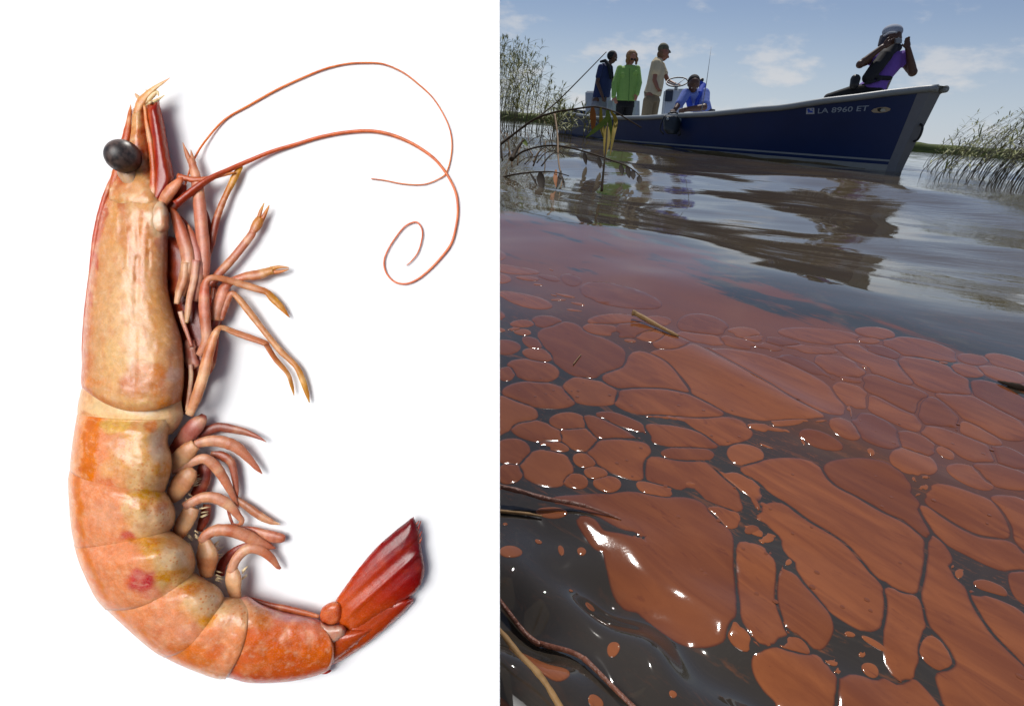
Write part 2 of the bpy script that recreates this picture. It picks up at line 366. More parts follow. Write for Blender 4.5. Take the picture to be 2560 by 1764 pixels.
for p in (((82,152),(250,202),(420,322),(630,436),(750,566),(870,698),(938,800),(942,930),(898,1018),(820,1042),(720,998),(600,918),(500,818),(405,705),(345,590),(275,440),(185,330),(95,270)),
          ((10,-55),(200,-76),(450,-58),(600,82),(760,182),(900,262),(1050,332),(1200,422),(1246,530),(1236,640),(1188,768),(1092,798),(1005,720),(925,676),(828,556),(728,466),(625,400),(450,290),(300,180),(120,82),(22,30)),
          ((572,12),(620,-48),(800,-58),(980,-18),(1080,62),(1140,172),(1180,252),(1262,402),(1232,420),(1120,312),(1000,262),(880,192),(760,132),(640,82)),
          ((1255,545),(1300,430),(1390,562),(1450,702),(1550,852),(1700,1062),(1900,1292),(1960,1640),(1500,1640),(1385,1470),(1365,1335),(1462,1292),(1405,1180),(1305,1060),(1258,950),(1238,762)),
          ((1005,795),(1100,806),(1195,855),(1226,960),(1234,1060),(1180,1200),(1135,1300),(1120,1390),(1030,1392),(1000,1150),(1012,900)),
          ((670,1430),(720,1384),(900,1384),(1020,1398),(1140,1398),(1205,1440),(1330,1590),(1380,1700),(650,1700),(655,1540)),
          ((1232,1150),(1262,1052),(1330,1102),(1398,1200),(1418,1298),(1370,1328),(1270,1278),(1222,1200)),
          ((112,1255),(180,1196),(300,1186),(450,1224),(556,1274),(626,1380),(634,1500),(610,1680),(350,1660),(280,1500),(180,1400),(120,1320)),
          ((255,1150),(320,1104),(400,1122),(448,1190),(400,1212),(282,1190)),
          ((0,490),(60,482),(150,500),(230,600),(225,800),(240,900),(300,1080),(250,1108),(180,1158),(60,1180),(62,1120),(0,1050),(-62,900),(-32,700)),
          ((160,505),(260,550),(330,632),(400,735),(500,852),(568,1000),(558,1080),(500,1146),(430,1108),(380,1078),(310,1078),(248,900),(234,800),(236,600)),
          ((1255,182),(1290,128),(1400,132),(1560,182),(1700,242),(1800,382),(1750,440),(1600,422),(1450,352),(1315,262)),
          ((1212,245),(1300,276),(1450,366),(1600,436),(1750,464),(1880,524),(1960,620),(1850,654),(1700,618),(1530,538),(1380,458),(1272,350)),
          ((1705,204),(1800,194),(1913,232),(2000,420),(1960,560),(1900,505),(1840,400),(1760,275)),
          ((1584,800),(1640,836),(1780,884),(1913,974),(2000,1250),(1930,1290),(1760,1150),(1645,1000),(1584,880)),
          ((1840,690),(1913,670),(2000,720),(2000,900),(1900,860),(1850,780)),
          ((-100,1000),(-40,1000),(10,1060),(40,1130),(20,1190),(-60,1150),(-100,1080)),
          ((1590,735),(1660,725),(1770,770),(1790,820),(1700,800),(1610,770))):
    pads.append(pol('X', *p))
for e in ((172,430,58,36,12),(60,366,76,44,10),(880,1312,54,38,28),(312,592,38,30,10),(1490,682,32,34,0),(820,1212,20,15,0),(612,1262,38,22,20),
          (1215,118,30,16,10),(1190,162,18,10,0),(730,1088,32,14,10),(900,1150,90,16,30),(110,300,16,9,0),(1432,630,18,14,0),(650,1320,20,26,0)):
    pads.append(ell('X', *e))

# --- polygons on the water in metres; later pads are trimmed by earlier neighbours through a signed test
def smooth_world(poly):
    q = closed_catmull(poly, 4); return [(water(x, y).x, water(x, y).y) for x, y in q]
def inside_poly(px, py, poly):
    P = np.asarray(poly); x0, y0 = P[:, 0], P[:, 1]; x1, y1 = np.roll(x0, -1), np.roll(y0, -1)
    px = np.asarray(px)[:, None]; py = np.asarray(py)[:, None]
    c = ((y0 > py) != (y1 > py)) & (px < (x1-x0)*(py-y0)/(y1-y0+1e-15)+x0)
    return (c.sum(1) % 2) == 1
def poly_area(P):
    P = np.asarray(P); return 0.5*np.sum(P[:, 0]*np.roll(P[:, 1], -1)-np.roll(P[:, 0], -1)*P[:, 1])
wpolys = []
for p in pads:
    q = smooth_world(p)
    if poly_area(q) < 0: q = q[::-1]
    wpolys.append(q)
n_hand = len(wpolys)
boxes = [(min(a for a, _ in q), max(a for a, _ in q), min(c for _, c in q), max(c for _, c in q)) for q in wpolys]
# --- more pads of the same slick where the list above leaves off (edges of the view and beyond)
rng = random.Random(21)
flow = math.atan2(EDIR.y, EDIR.x)
def free(pts):
    X = np.array([p[0] for p in pts]); Y = np.array([p[1] for p in pts])
    bx0, bx1, by0, by1 = X.min(), X.max(), Y.min(), Y.max()
    for q, bb in zip(wpolys, boxes):
        if bb[0] > bx1 or bb[1] < bx0 or bb[2] > by1 or bb[3] < by0: continue
        if inside_poly(X, Y, q).any(): return False
        Q = np.array(q[::3])
        if inside_poly(Q[:, 0], Q[:, 1], pts).any(): return False
    return True
LEAVE = [water(1330, 1500), water(1420, 1400), water(1600, 1660), water(1750, 1690)]   # open dark water
tries = 0; added = 0
while tries < 5200 and added < 330:
    tries += 1
    y = rng.uniform(0.15, 2.3); x = rng.uniform(-0.9, 2.2)
    sdv = (x-PA.x)*ENRM.x+(y-PA.y)*ENRM.y
    if sdv > -0.30 or math.hypot(x, y) < 0.16: continue
    if any(math.hypot(x-l.x, y-l.y) < 0.085 for l in LEAVE): continue
    big = tries < 1800
    a = rng.uniform(0.03, 0.10) if big else rng.uniform(0.006, 0.035)
    a *= 0.6+0.5*y; bb = a*rng.uniform(0.35, 0.75); an = R(-35)+rng.gauss(0, 0.35)
    pts = []
    for i in range(22):
        th = 2*math.pi*i/22; jr = 1+0.07*math.sin(2*th+x*30)+0.05*math.sin(3*th+y*40)
        X = a*math.cos(th)*jr; Y = bb*math.sin(th)*jr
        pts.append((x+X*math.cos(an)-Y*math.sin(an), y+X*math.sin(an)+Y*math.cos(an)))
    if not free(pts): continue
    wpolys.append(pts); added += 1
    boxes.append((min(q[0] for q in pts), max(q[0] for q in pts), min(q[1] for q in pts), max(q[1] for q in pts)))

def pad_mesh(poly, lift):
    P = np.array(poly); n = len(P)
    ctr = P.mean(0); area = abs(poly_area(P)); size = math.sqrt(area)
    rimw = min(0.12*size, 0.007)
    # inset ring
    nxt, prv = np.roll(P, -1, 0), np.roll(P, 1, 0); tg = nxt-prv; tg /= (np.linalg.norm(tg, axis=1)[:, None]+1e-12)
    nin = np.stack([-tg[:, 1], tg[:, 0]], 1)
    I1 = P+nin*rimw*0.35; I2 = P+nin*rimw
    pts = [Vector(p) for p in P]+[Vector(p) for p in I1]+[Vector(p) for p in I2]
    kind = [0.0]*n+[0.75]*n+[1.0]*n
    step = min(max(size/9, 0.012*(0.4+ctr[1])), 0.006+0.012*max(0, ctr[1]-0.3))
    x0, x1, y0, y1 = P[:, 0].min(), P[:, 0].max(), P[:, 1].min(), P[:, 1].max()
    gxx, gyy = np.meshgrid(np.arange(x0+step/2, x1, step), np.arange(y0+step/2, y1, step))
    if gxx.size:
        X, Y = gxx.ravel(), gyy.ravel(); ok = inside_poly(X, Y, P)
        dmin = np.array([np.min((P[:, 0]-a)**2+(P[:, 1]-c)**2) for a, c in zip(X, Y)]) > (rimw*1.6)**2
        for a, c in zip(X[ok & dmin], Y[ok & dmin]): pts.append(Vector((a, c))); kind.append(1.0)
    res = delaunay_2d_cdt(pts, [], [list(range(n))], 1, 1e-7)
    vs, fs, orig = res[0], res[2], res[3]
    X = np.array([v.x for v in vs]); Y = np.array([v.y for v in vs]); cellv = np.full_like(X, 0.004)
    Z = wave_h(X, Y, np.maximum(np.hypot(X, Y)*0.014, 0.004))
    kk = np.array([kind[o[0]] if o else 0.9 for o in orig])
    Z = Z + kk*lift - 0.0002
    m = pyd(list(zip(X, Y, Z)), [tuple(f) for f in fs])
    a = m.attributes.new('rim', 'FLOAT', 'POINT'); a.data.foreach_set('value', (np.clip(1-kk, 0, 1)).astype(np.float32))
    return m
def pack(idx):
    """spread a pad outwards until a thin seam is left to its neighbours"""
    P = np.array(wpolys[idx]); tg = np.roll(P, -1, 0)-np.roll(P, 1, 0); tg /= (np.linalg.norm(tg, axis=1)[:, None]+1e-12)
    no = np.stack([tg[:, 1], -tg[:, 0]], 1); sc_ = 0.4+np.maximum(P[:, 1], 0)*1.7
    gmax = (0.0055 if idx < n_hand else 0.0)*sc_; seam = 0.0007*sc_*np.array([max(0.15, 0.75+1.5*noise.noise(Vector((a*9, c*9, 2)))) for a, c in P])
    ts = np.linspace(-2.2, 2.2, 23); span = np.maximum(gmax, 0.0045*sc_)
    S = P[:, None, :]+no[:, None, :]*(ts[None, :, None]*span[:, None, None]); X = S[..., 0].ravel(); Y = S[..., 1].ravel()
    hit = np.zeros(X.shape, bool); bx = (X.min(), X.max(), Y.min(), Y.max())
    for k, (q, bb) in enumerate(zip(wpolys, boxes)):
        if k == idx or bb[0] > bx[1] or bb[1] < bx[0] or bb[2] > bx[3] or bb[3] < bx[2]: continue
        hit |= inside_poly(X, Y, q)
    hit = hit.reshape(len(P), len(ts)); first = np.where(hit.any(1), ts[hit.argmax(1)], 9.0)*span
    size = math.sqrt(abs(poly_area(P))); gmax = np.minimum(gmax, 0.12*size)
    g = np.clip(np.minimum(gmax, (first-seam)/2), -0.16*size, None)
    for _ in range(3): g = np.minimum(g, (np.roll(g, 1)+2*g+np.roll(g, -1))/4+0.0002)
    return P+no*g[:, None]
slick = empty('oil_slick', (0.4, 0.7, 0)); bpy.context.view_layer.update()
tag(slick, 'rust brown oil slick of rounded pads floating on dark water', 'oil slick')
order = sorted(range(len(wpolys)), key=lambda i: -abs(poly_area(wpolys[i]))/(0.05+np.mean([q[1] for q in wpolys[i]])**2))
rest = []
for rank, i in enumerate(order):
    m = pad_mesh(pack(i), 0.0006+0.0002*((i*37) % 11)/11)
    if rank < 290:
        o = link('oil_pad', m, om, slick)
    else: rest.append(m)
if rest:
    bm = bmesh.new()
    for m in rest: bm.from_mesh(m)
    o = bm_obj('oil_flecks', bm, om, slick); o['kind'] = 'stuff'
# bubbles on the pads: shallow domes that catch the sun
bub, t, b = new_mat('bubble'); b.inputs['Base Color'].default_value = (*lin((102, 57, 34)), 1); b.inputs['Roughness'].default_value = 0.04
bigp = [q for q in wpolys[:n_hand] if abs(poly_area(q)) > 0.0022]
bm = bmesh.new(); rng = random.Random(5)
for i in range(260):
    q = rng.choice(bigp)
    x0 = [p[0] for p in q]; y0 = [p[1] for p in q]
    x = rng.uniform(min(x0), max(x0)); y = rng.uniform(min(y0), max(y0))
    if y > 0.6 or not inside_poly([x], [y], q)[0]: continue
    if rng.random() > math.exp(-((x-0.18)/0.28)**2): continue
    rad = rng.uniform(0.0011, 0.0022); hgt = rad*rng.uniform(.09, .12); z = wz(x, y)+0.00062
    c0 = bm.verts.new((x, y, z+hgt)); rings = []
    for rr, hh in ((0.55, 0.72), (1.0, 0.0)):
        rings.append([bm.verts.new((x+rad*rr*math.cos(k*math.pi/4), y+rad*rr*math.sin(k*math.pi/4), z+hgt*hh)) for k in range(8)])
    for k in range(8):
        bm.faces.new((c0, rings[0][k], rings[0][(k+1) % 8])); bm.faces.new((rings[0][k], rings[1][k], rings[1][(k+1) % 8], rings[0][(k+1) % 8]))
o = bm_obj('bubbles', bm, bub, slick); o['kind'] = 'stuff'

# ================================================================== FLOATING STEMS
oily = simple('oiled_stem', (98, 56, 38), 0.5, 0.45, 90, 0.4, 160)
straw = simple('straw', (128, 98, 60), 0.6, 0.35, 80, 0.15, 200, spec=.3)
dkstem = simple('dead_stem', (70, 56, 40), 0.75, 0.35, 40, spec=.2)
greenleaf = simple('green_leaf', (104, 118, 44), 0.7, 0.35, 30, spec=.2)
yelleaf = simple('yellow_leaf', (150, 128, 40), 0.7, 0.35, 40, spec=.2)
orleaf = simple('orange_leaf', (150, 88, 36), 0.7, 0.35, 40, spec=.2)
dkleaf = simple('oiled_leaf', (44, 34, 26), 0.75, 0.3, 40, spec=.15)
def float_stem(name, k, pts, label, cat, mat, lift=0.002, group=None):
    """pts: (x, y, half width in metres, height above the water)"""
    c = catmull([(*s(k, p[0], p[1]), p[2], p[3]) for p in pts], 8)
    P = []; Rr = []
    for i, (x, y, r_, z) in enumerate(c):
        g = water(x, y); d = 1-z/C.z; g = C+(g-C)*d
        P.append(Vector((g.x, g.y, z+wz(g.x, g.y)))); Rr.append(0.72*r_*(1+0.10*math.sin(i*0.55)+0.05*math.sin(i*1.31)))
    v, f = sweep(P, Rr, 10); o = link(name, pyd(v, f), mat); return tag(o, label, cat, group)
float_stem('oiled_driftwood', 'W', [(-60,20,.0026,.014),(25,58,.0026,.013),(150,95,.0027,.011),(300,142,.0026,.009),(430,178,.0024,.006),(600,215,.002,.004),(760,262,.0014,.002),(860,300,.0008,.001)],
           'glossy oil coated reed stem lying across a brown pad beside dark water', 'stem', oily)
float_stem('oiled_driftwood', 'W', [(-40,725,.002,.004),(25,790,.002,.004),(300,1035,.0022,.003),(330,1048,.0021,.003),(600,1258,.0021,.003),(630,1290,.0021,.003),(1000,1640,.0018,.002)],
           'knobbly oil coated stem trailing through open dark water', 'stem', oily)
float_stem('floating_reed', 'W', [(-40,1100,.0022,.016),(25,1180,.0022,.016),(120,1310,.0022,.016),(260,1425,.0022,.015),(340,1505,.0022,.014),(450,1640,.0022,.013)],
           'olive green reed stem with oil along its edge above rippled water', 'stem', straw)
float_stem('oiled_straw', 'W', [(-30,222,.0018,.002),(120,238,.0018,.002),(230,248,.0016,.002),(320,262,.001,.002)], 'pale broken straw floating at the rim of dark water', 'straw', straw)
float_stem('floating_twig', 'T', [(592,735,.006,.010),(612,742,.006,.009),(690,785,.0042,.005),(760,822,.0035,.003),(795,838,.002,.002)], 'tan twig with dark knob floating on the far pads', 'twig', straw)
float_stem('floating_straw', 'U', [(640,380,.0008,.002),(672,340,.0009,.002),(705,302,.0006,.002)], 'thin orange straw lying on the broadest pad', 'straw', straw)
float_stem('floating_leaf', 'V', [(1990,622,.0008,.002),(2060,640,.004,.003),(2160,665,.005,.003),(2300,700,.002,.002)], 'dark curled leaf floating among the pads', 'leaf', dkleaf)

# ================================================================== REEDS
reedgreen = simple('reed_green', (138, 142, 88), 0.65, 0.4, 6, spec=.3)
reedstem = simple('reed_stem', (96, 88, 60), 0.6, 0.35, 6)
reeddark = simple('reed_dark', (62, 58, 42), 0.6, 0.35, 6)
def blade(V, Fc, p, d, L, w_, droop, rnd):
    """one bent leaf, folded along its midrib"""
    side = d.cross(Vector((0, 0, 1))); side = side.normalized() if side.length > 1e-4 else Vector((1, 0, 0))
    base = len(V); n = 4
    for i in range(n+1):
        t_ = i/n; q = p + d*L*t_ + Vector((0, 0, -droop*L*t_*t_)); ww = w_*(0.35+1.3*t_ if t_ < 0.5 else 2.0*(1-t_)+0.02)
        V.extend([q-side*ww, q+Vector((0, 0, -ww*0.4)), q+side*ww])
    for i in range(n):
        a = base+3*i; Fc.extend([(a, a+1, a+4, a+3), (a+1, a+2, a+5, a+4)])
def reed(base, height, lean, rnd, label, group, leaves=9, r0=0.006, leaf=0.22, mats=None, curve=0.5, name='reed'):
    mats = mats or (reedstem, reedgreen)
    P, Rr = [], []
    for i in range(9):
        t_ = i/8; P.append(base + Vector((0, 0, height*t_*(1-0.12*lean.length*t_))) + lean*height*(t_*(1-curve)+curve*t_*t_)); Rr.append(r0*(1-0.75*t_))
    P[0] = P[0]-Vector((0, 0, 0.08))
    v, f = sweep(P, Rr, 5); o = link(name, pyd(v, f), mats[0]); tag(o, label, 'reed', group)
    V, Fc = [], []
    for k in range(leaves):
        t_ = rnd.uniform(0.25, 1.0); i = min(int(t_*8), 7); q = P[i].lerp(P[i+1], t_*8-i)
        an = rnd.uniform(0, 6.28); e_ = rnd.uniform(0.2, 1.1)
        d = Vector((math.cos(an)*math.cos(e_), math.sin(an)*math.cos(e_), math.sin(e_))) + lean*0.9; d.normalize()
        blade(V, Fc, q, d, leaf*rnd.uniform(0.6, 1.25), leaf*0.045, rnd.uniform(0.1, 0.7), rnd)
    for k in range(6):
        an = rnd.uniform(0, 6.28); d = Vector((math.cos(an)*0.35, math.sin(an)*0.35, 1))+lean; d.normalize()
        blade(V, Fc, P[-1], d, leaf*rnd.uniform(0.35, 0.7), leaf*0.02, 0.3, rnd)
    lf = link('leaves', pyd(V, Fc), mats[1], o)
    return o
rnd = random.Random(11)
for i in range(140):
    u = rnd.random()
    x = 1195+rnd.random()**1.25*200 if i < 122 else rnd.uniform(1380, 1470)
    yb = rnd.uniform(313, 330) if i < 95 else rnd.uniform(326, 342)
    b0 = water(x, yb+0.078*(x-1300)); b0.z = 0
    hfac = max(0.35, 1.0-max(0, (x-1290))/190.0)
    hh = (2.05*hfac+rnd.uniform(-0.5, 0.15))*depth_of(b0)/15.0
    ln = Vector((rnd.gauss(0.09, 0.10), rnd.gauss(0, 0.08), 0))
    reed(b0, max(0.5, hh), ln, rnd, 'tall green reed in the dense clump standing behind the tangled stems', 'reeds in the tall clump beyond the stern', leaves=16, r0=0.008, leaf=0.32)
for i in range(165):
    x = 2282+rnd.random()**0.75*340; yb = rnd.uniform(404, 446)+(x-2290)*0.105
    b0 = water(x, yb); b0.z = 0
    dd = depth_of(b0); hh = rnd.uniform(0.5, 1.25)*(0.5+(x-2290)/240.0)*dd/8.0
    ln = Vector((rnd.uniform(0.55, 1.0), rnd.gauss(0, 0.12), 0))
    reed(b0, max(0.25, hh), ln, rnd, 'wind bent dark reed leaning away from the bow of the boat', 'reeds bent over beside the bow', leaves=12, r0=0.0045, leaf=0.19, mats=(reeddark, reedgreen), curve=0.55)
# broken stems standing in the slick in front of the clump
def stem(name, pts, r_, label, mat, group=None, d0=None):
    """pts in crop P plus depth"""
    c = catmull([(*s('P', p[0], p[1]), p[2]) for p in pts], 7)
    P = [at(x, y, d) for x, y, d in c]; n = len(P)
    v, f = sweep(P, [r_*(1-0.6*i/n) for i in range(n)], 6); o = link(name, pyd(v, f), mat); return tag(o, label, 'stem', group)
def hang(parent, name, pts, w_, mat):
    c = catmull([(*s('P', p[0], p[1]), p[2]) for p in pts], 5); P = [at(x, y, d) for x, y, d in c]; n = len(P)
    V, Fc = [], []
    for i, p in enumerate(P):
        t_ = i/(n-1); ww = w_*(math.sin(math.pi*min(0.98, 0.12+0.86*t_))+0.05)
        tg = (P[min(i+1, n-1)]-P[max(0, i-1)]).normalized(); sd_ = tg.cross(fwd).normalized()
        V.extend([p-sd_*ww, p+fwd*ww*0.5, p+sd_*ww])
    for i in range(n-1):
        a = 3*i; Fc.extend([(a, a+1, a+4, a+3), (a+1, a+2, a+5, a+4)])
    return link(name, pyd(V, Fc), mat, parent)
D0 = 3.0
o = stem('broken_stem', [(-80,1180,4.3),(37,1085,4.4),(230,950,4.6),(440,800,4.8),(560,700,4.9),(780,480,5.0),(1000,255,5.1)], .010, 'long straight dead stem slanting up past the stern', dkstem)
o = stem('arched_stem', [(-60,1150,3.4),(37,1095,3.4),(180,985,3.4),(340,870,3.4),(520,805,3.3),(700,775,3.2),(860,753,3.1),(960,762,3.05),(1080,800,3.0),(1200,870,3.0),(1320,942,3.0)], .008, 'arched reed stem carrying the green and yellow hanging leaves', dkstem)
hang(o, 'leaf', [(875,755,3.05),(880,850,3.05),(882,1000,3.05)], .016, orleaf)
hang(o, 'leaf', [(1020,785,3.0),(1000,870,3.0),(900,960,3.0),(815,1030,3.0)], .014, greenleaf)
hang(o, 'leaf', [(1010,780,3.02),(1022,900,3.0),(1020,1020,2.98),(1000,1150,2.9)], .018, greenleaf)
hang(o, 'leaf', [(1040,790,3.0),(1085,870,3.0),(1065,1000,2.95),(1035,1190,2.9)], .011, yelleaf)
hang(o, 'leaf', [(950,760,3.04),(955,900,3.03),(980,1010,3.0),(1000,1080,3.0)], .012, yelleaf)
wp = s('P', 958, 1508); dw = depth_of(water(*wp))
o = stem('upright_stem', [(958,1515,dw),(968,1400,dw+.02),(985,1230,dw+.05),(1003,1050,dw+.1),(1012,900,dw+.15)], .007, 'upright stem under the green leaves with an oiled foot', dkstem)
hang(o, 'leaf', [(1010,930,dw+.15),(1005,1050,dw+.1),(985,1220,dw+.05)], .016, yelleaf)
o = stem('arched_stem', [(150,1230,3.6),(240,1160,3.6),(400,1112,3.5),(560,1105,3.4),(720,1135,3.3),(880,1180,3.2),(1040,1235,3.1),(1180,1285,3.0),(1270,1345,2.95),(1303,1378,2.9)], .007, 'low arched stem with short oiled leaves dipping in the water', dkstem)
for (xa, ya, xb, yb) in ((800,1165,818,1280),(930,1208,945,1312),(1130,1275,1150,1372),(1190,1292,1210,1398),(1240,1328,1245,1412),(1303,1378,1298,1450)):
    dd = depth_of(water(*s('P', xb, yb+3)))
    hang(o, 'oiled_leaf', [(xa,ya,dd+.05),((xa+xb)/2,(ya+yb)/2,dd+.02),(xb,yb,dd)], .016, dkleaf)
o = stem('arched_stem', [(-60,1420,3.0),(37,1395,3.0),(150,1368,3.0),(280,1350,2.95),(420,1340,2.9),(540,1345,2.85),(660,1378,2.8)], .006, 'lowest bent stem lying just over the sheen', dkstem)
hang(o, 'oiled_leaf', [(402,1345,2.75),(408,1420,2.72),(424,1508,2.68)], .019, dkleaf)
hang(o, 'oiled_leaf', [(310,1355,2.9),(345,1410,2.85),(378,1485,2.8)], .006, dkleaf)
o = stem('pale_stem', [(530,815,3.6),(548,930,3.5),(560,1050,3.4),(562,1180,3.2),(575,1300,3.0),(600,1400,2.85),(585,1495,2.75)], .007, 'pale crooked stem with frayed foot in the tangle', straw)
hang(o, 'frayed_leaf', [(590,1330,2.9),(570,1420,2.8),(545,1498,2.75)], .010, dkleaf)
hang(o, 'frayed_leaf', [(600,1380,2.85),(612,1440,2.8),(622,1490,2.75)], .006, dkleaf)
hang(o, 'frayed_leaf', [(545,1320,2.9),(538,1400,2.8),(545,1480,2.75)], .010, orleaf)
o = stem('broken_stem', [(140,1230,3.5),(180,1150,3.55),(250,1050,3.6)], .016, 'stout split stump of reed at the edge of the tangle', dkstem)
hang(o, 'leaf', [(240,1040,3.6),(258,1070,3.58),(285,1110,3.55)], .014, greenleaf)
for i in range(48):
    x0 = rnd.uniform(-60, 560); y0 = rnd.uniform(960, 1290); dd = depth_of(water(*s('P', x0, y0+8)))
    ln = rnd.uniform(-160, 220); hh = rnd.uniform(40, 190)
    stem('tangled_stem', [(x0, y0+8, dd), (x0+ln*0.35, y0-hh*0.7, dd+.05), (x0+ln*0.75, y0-hh, dd+.1), (x0+ln, y0-hh*rnd.uniform(0.4, 1.05), dd+.1)], rnd.uniform(.0035, .006),
         'thin bent dead stem in the tangle before the reed clump', rnd.choice([dkstem, straw, dkstem]), 'tangled dead stems in the shallows')

# ------------------------------------------------------------------ far marsh
gm, t, b = new_mat('marsh_grass')
geo = tn('ShaderNodeNewGeometry'); mp = tn('ShaderNodeMapping'); mp.inputs['Scale'].default_value = (0.4, 0.4, 2.5); t.links.new(geo.outputs['Position'], mp.inputs['Vector'])
t.links.new(tmix(tmr(tnoise(mp.outputs[0], 0.6, 6), 0.35, 0.65), lin((70, 82, 34)), lin((112, 124, 52))), b.inputs['Base Color']); b.inputs['Roughness'].default_value = 0.8
bm = bmesh.new(); prev = None; rng = random.Random(2)
for i in range(260):
    x = -260+i*2.2; yb = 150-0.10*max(0, x)+6*noise.noise(Vector((x*0.02, 0, 0)))
    hh = 2.0+0.25*noise.noise(Vector((x*0.11, 3, 0)))+rng.uniform(-.1, .1)
    col = [bm.verts.new((x, yb, -0.2)), bm.verts.new((x, yb+0.2, hh*0.55)), bm.verts.new((x, yb+1.2, hh)), bm.verts.new((x, yb+40, hh*1.05)), bm.verts.new((x, yb+60, -0.2))]
    if prev:
        for k in range(4): bm.faces.new((prev[k], col[k], col[k+1], prev[k+1]))
    prev = col
o = bm_obj('marsh_bank', bm, gm); tag(o, 'low green marsh shore along the horizon', 'marsh', kind='structure')

# ================================================================== BOAT
navy = simple('navy_hull', (12, 42, 92), 0.42, 0.25, 2.2, 0.08, 9)
rail = simple('rail_white', (150, 156, 158), 0.45, 0.08, 6)
greyp = simple('bow_grey', (120, 122, 128), 0.5, 0.1, 5)
whitep = simple('boat_white', (188, 196, 204), 0.5, 0.06, 5)
botg = simple('bottom_grey', (150, 152, 150), 0.55, 0.2, 6)
black = simple('black_plastic', (24, 24, 26), 0.45, 0.2, 20)
Sp, Bp = water(1400, 337), water(2228, 432)
chord = (Bp-Sp); chord.z = 0
nrm0 = Vector((chord.y, -chord.x, 0)).normalized()            # candidate side normal
if nrm0.dot(C-Sp) < 0: nrm0 = -nrm0
cS = Sp - nrm0*0.92; cB = Bp - nrm0*0.10                      # centreline at the waterline
H = (cB-cS); LW = H.length; H.normalize()
NS = Vector((H.y, -H.x, 0));
if NS.dot(C-Sp) < 0: NS = -NS
def interp(x, xs, ys): return float(np.interp(x, xs, ys))
TS = [0, .12, .27, .5, .7, .84, .93, 1.0]
def sheer(t_): return interp(t_, TS, [.62, .49, .435, .49, .585, .70, .84, .97])
def bw(t_): return interp(t_, [0, .3, .6, .8, .9, .97, 1], [.92, .98, .95, .72, .45, .18, .06])
def bgw(t_): return interp(t_, [0, .3, .6, .8, .9, .97, 1], [.98, 1.06, 1.08, .92, .68, .32, .09])
def rake(t_): return 0.0 if t_ < 0.6 else 0.16*((t_-0.6)/0.4)**1.6
def hullpt(t_, z, sgn=1, off=0.0):
    sh = sheer(t_); q = max(0.0, min(1.0, z/sh))
    v = bw(t_)+(bgw(t_)-bw(t_))*q**1.15
    if z < 0: v = bw(t_)*(1+z*1.2)
    u = t_*LW + rake(t_)*q - (0.10*(1-t_/0.1)*q if t_ < 0.1 else 0)
    p = cS + H*u + NS*sgn*(v+off); p.z = z; return p
boat = empty('skiff', (cS+H*LW*0.5)); bpy.context.view_layer.update()
tag(boat, 'navy blue open skiff with pale gunwale floating off the reeds', 'boat')
tt = [i/60 for i in range(59)]+[0.991, 1.0]
def strip(name, zf0, zf1, mat, rows=8, off=0.0, t0=0, t1=1, both=True, parent=boat):
    V, Fc = [], []
    for sgn in ((1, -1) if both else (1,)):
        base = len(V); sel = [q for q in tt if t0 <= q <= t1]
        for q in sel:
            for k in range(rows+1):
                z = zf0(q)+(zf1(q)-zf0(q))*k/rows; V.append(hullpt(q, z, sgn, off))
        for i in range(len(sel)-1):
            for k in range(rows):
                a = base+i*(rows+1)+k; f = (a, a+rows+1, a+rows+2, a+1); Fc.append(f if sgn > 0 else f[::-1])
    return link(name, pyd(V, Fc), mat, parent)
hull = strip('hull', lambda q: -0.2, lambda q: sheer(q)-0.01, navy, 12)
trim = lambda q: -0.055+0.165*q                                 # boat rides bow-up
strip('bottom_paint', lambda q: -0.2, lambda q: max(-0.19, trim(q)-0.02), botg, 4, 0.003)
strip('waterline_stripe', lambda q: trim(q)+0.018, lambda q: trim(q)+0.040, rail, 1, 0.004)
strip('scum_line', lambda q: -0.05, lambda q: 0.028+0.010*math.sin(q*37)+0.006*math.sin(q*91), simple('scum', (104, 92, 66), .7, .4, 9), 2, 0.0075, 0, 0.985)
# transom, bow plate, deck and inner lining
V = [hullpt(0, z, sg) for sg in (1, -1) for z in (-0.2, 0.1, 0.4, sheer(0)-.01)]
link('transom', pyd(V, [(0, 1, 5, 4), (1, 2, 6, 5), (2, 3, 7, 6)]), navy, boat, False)
V = []
for k in range(9):
    z = -0.2+(sheer(1)+0.2-0.005)*k/8
    a = hullpt(1, z, 1, .003); c = hullpt(1, z, -1, .003); e = hullpt(0.991, z, 1, 0.006)
    V += [e, a+H*0.012, c+H*0.012, hullpt(0.991, z, -1, 0.006)]
Fc = []
for k in range(8):
    for j in range(3): a = 4*k+j; Fc.append((a, a+1, a+5, a+4))
link('bow_plate', pyd(V, Fc), greyp, boat, False)
V, Fc = [], []
for i, q in enumerate(tt):
    for sg in (1, -1):
        p = hullpt(q, sheer(q)-0.01, sg, -0.05); p2 = hullpt(q, 0.2, sg, -0.05); V += [p, p2]
for i in range(60):
    a = 4*i
    Fc += [(a, a+1, a+5, a+4), (a+1, a+3, a+7, a+5), (a+3, a+2, a+6, a+7)]
link('deck', pyd(V, Fc), whitep, boat)
for sg in (1, -1):
    P = []; 
    for i, q in enumerate(tt):
        p = hullpt(q, sheer(q)-0.012, sg, 0.0); P.append(p)
    if sg == 1: tip = P[-1]
    P.append(P[-1]+H*0.07-NS*sg*0.02+Vector((0, 0, 0.005)))
    v, f = sweep(P, [0.040]*len(P), 10, flat=1.0); link('gunwale_rail', pyd(v, f), rail, boat)
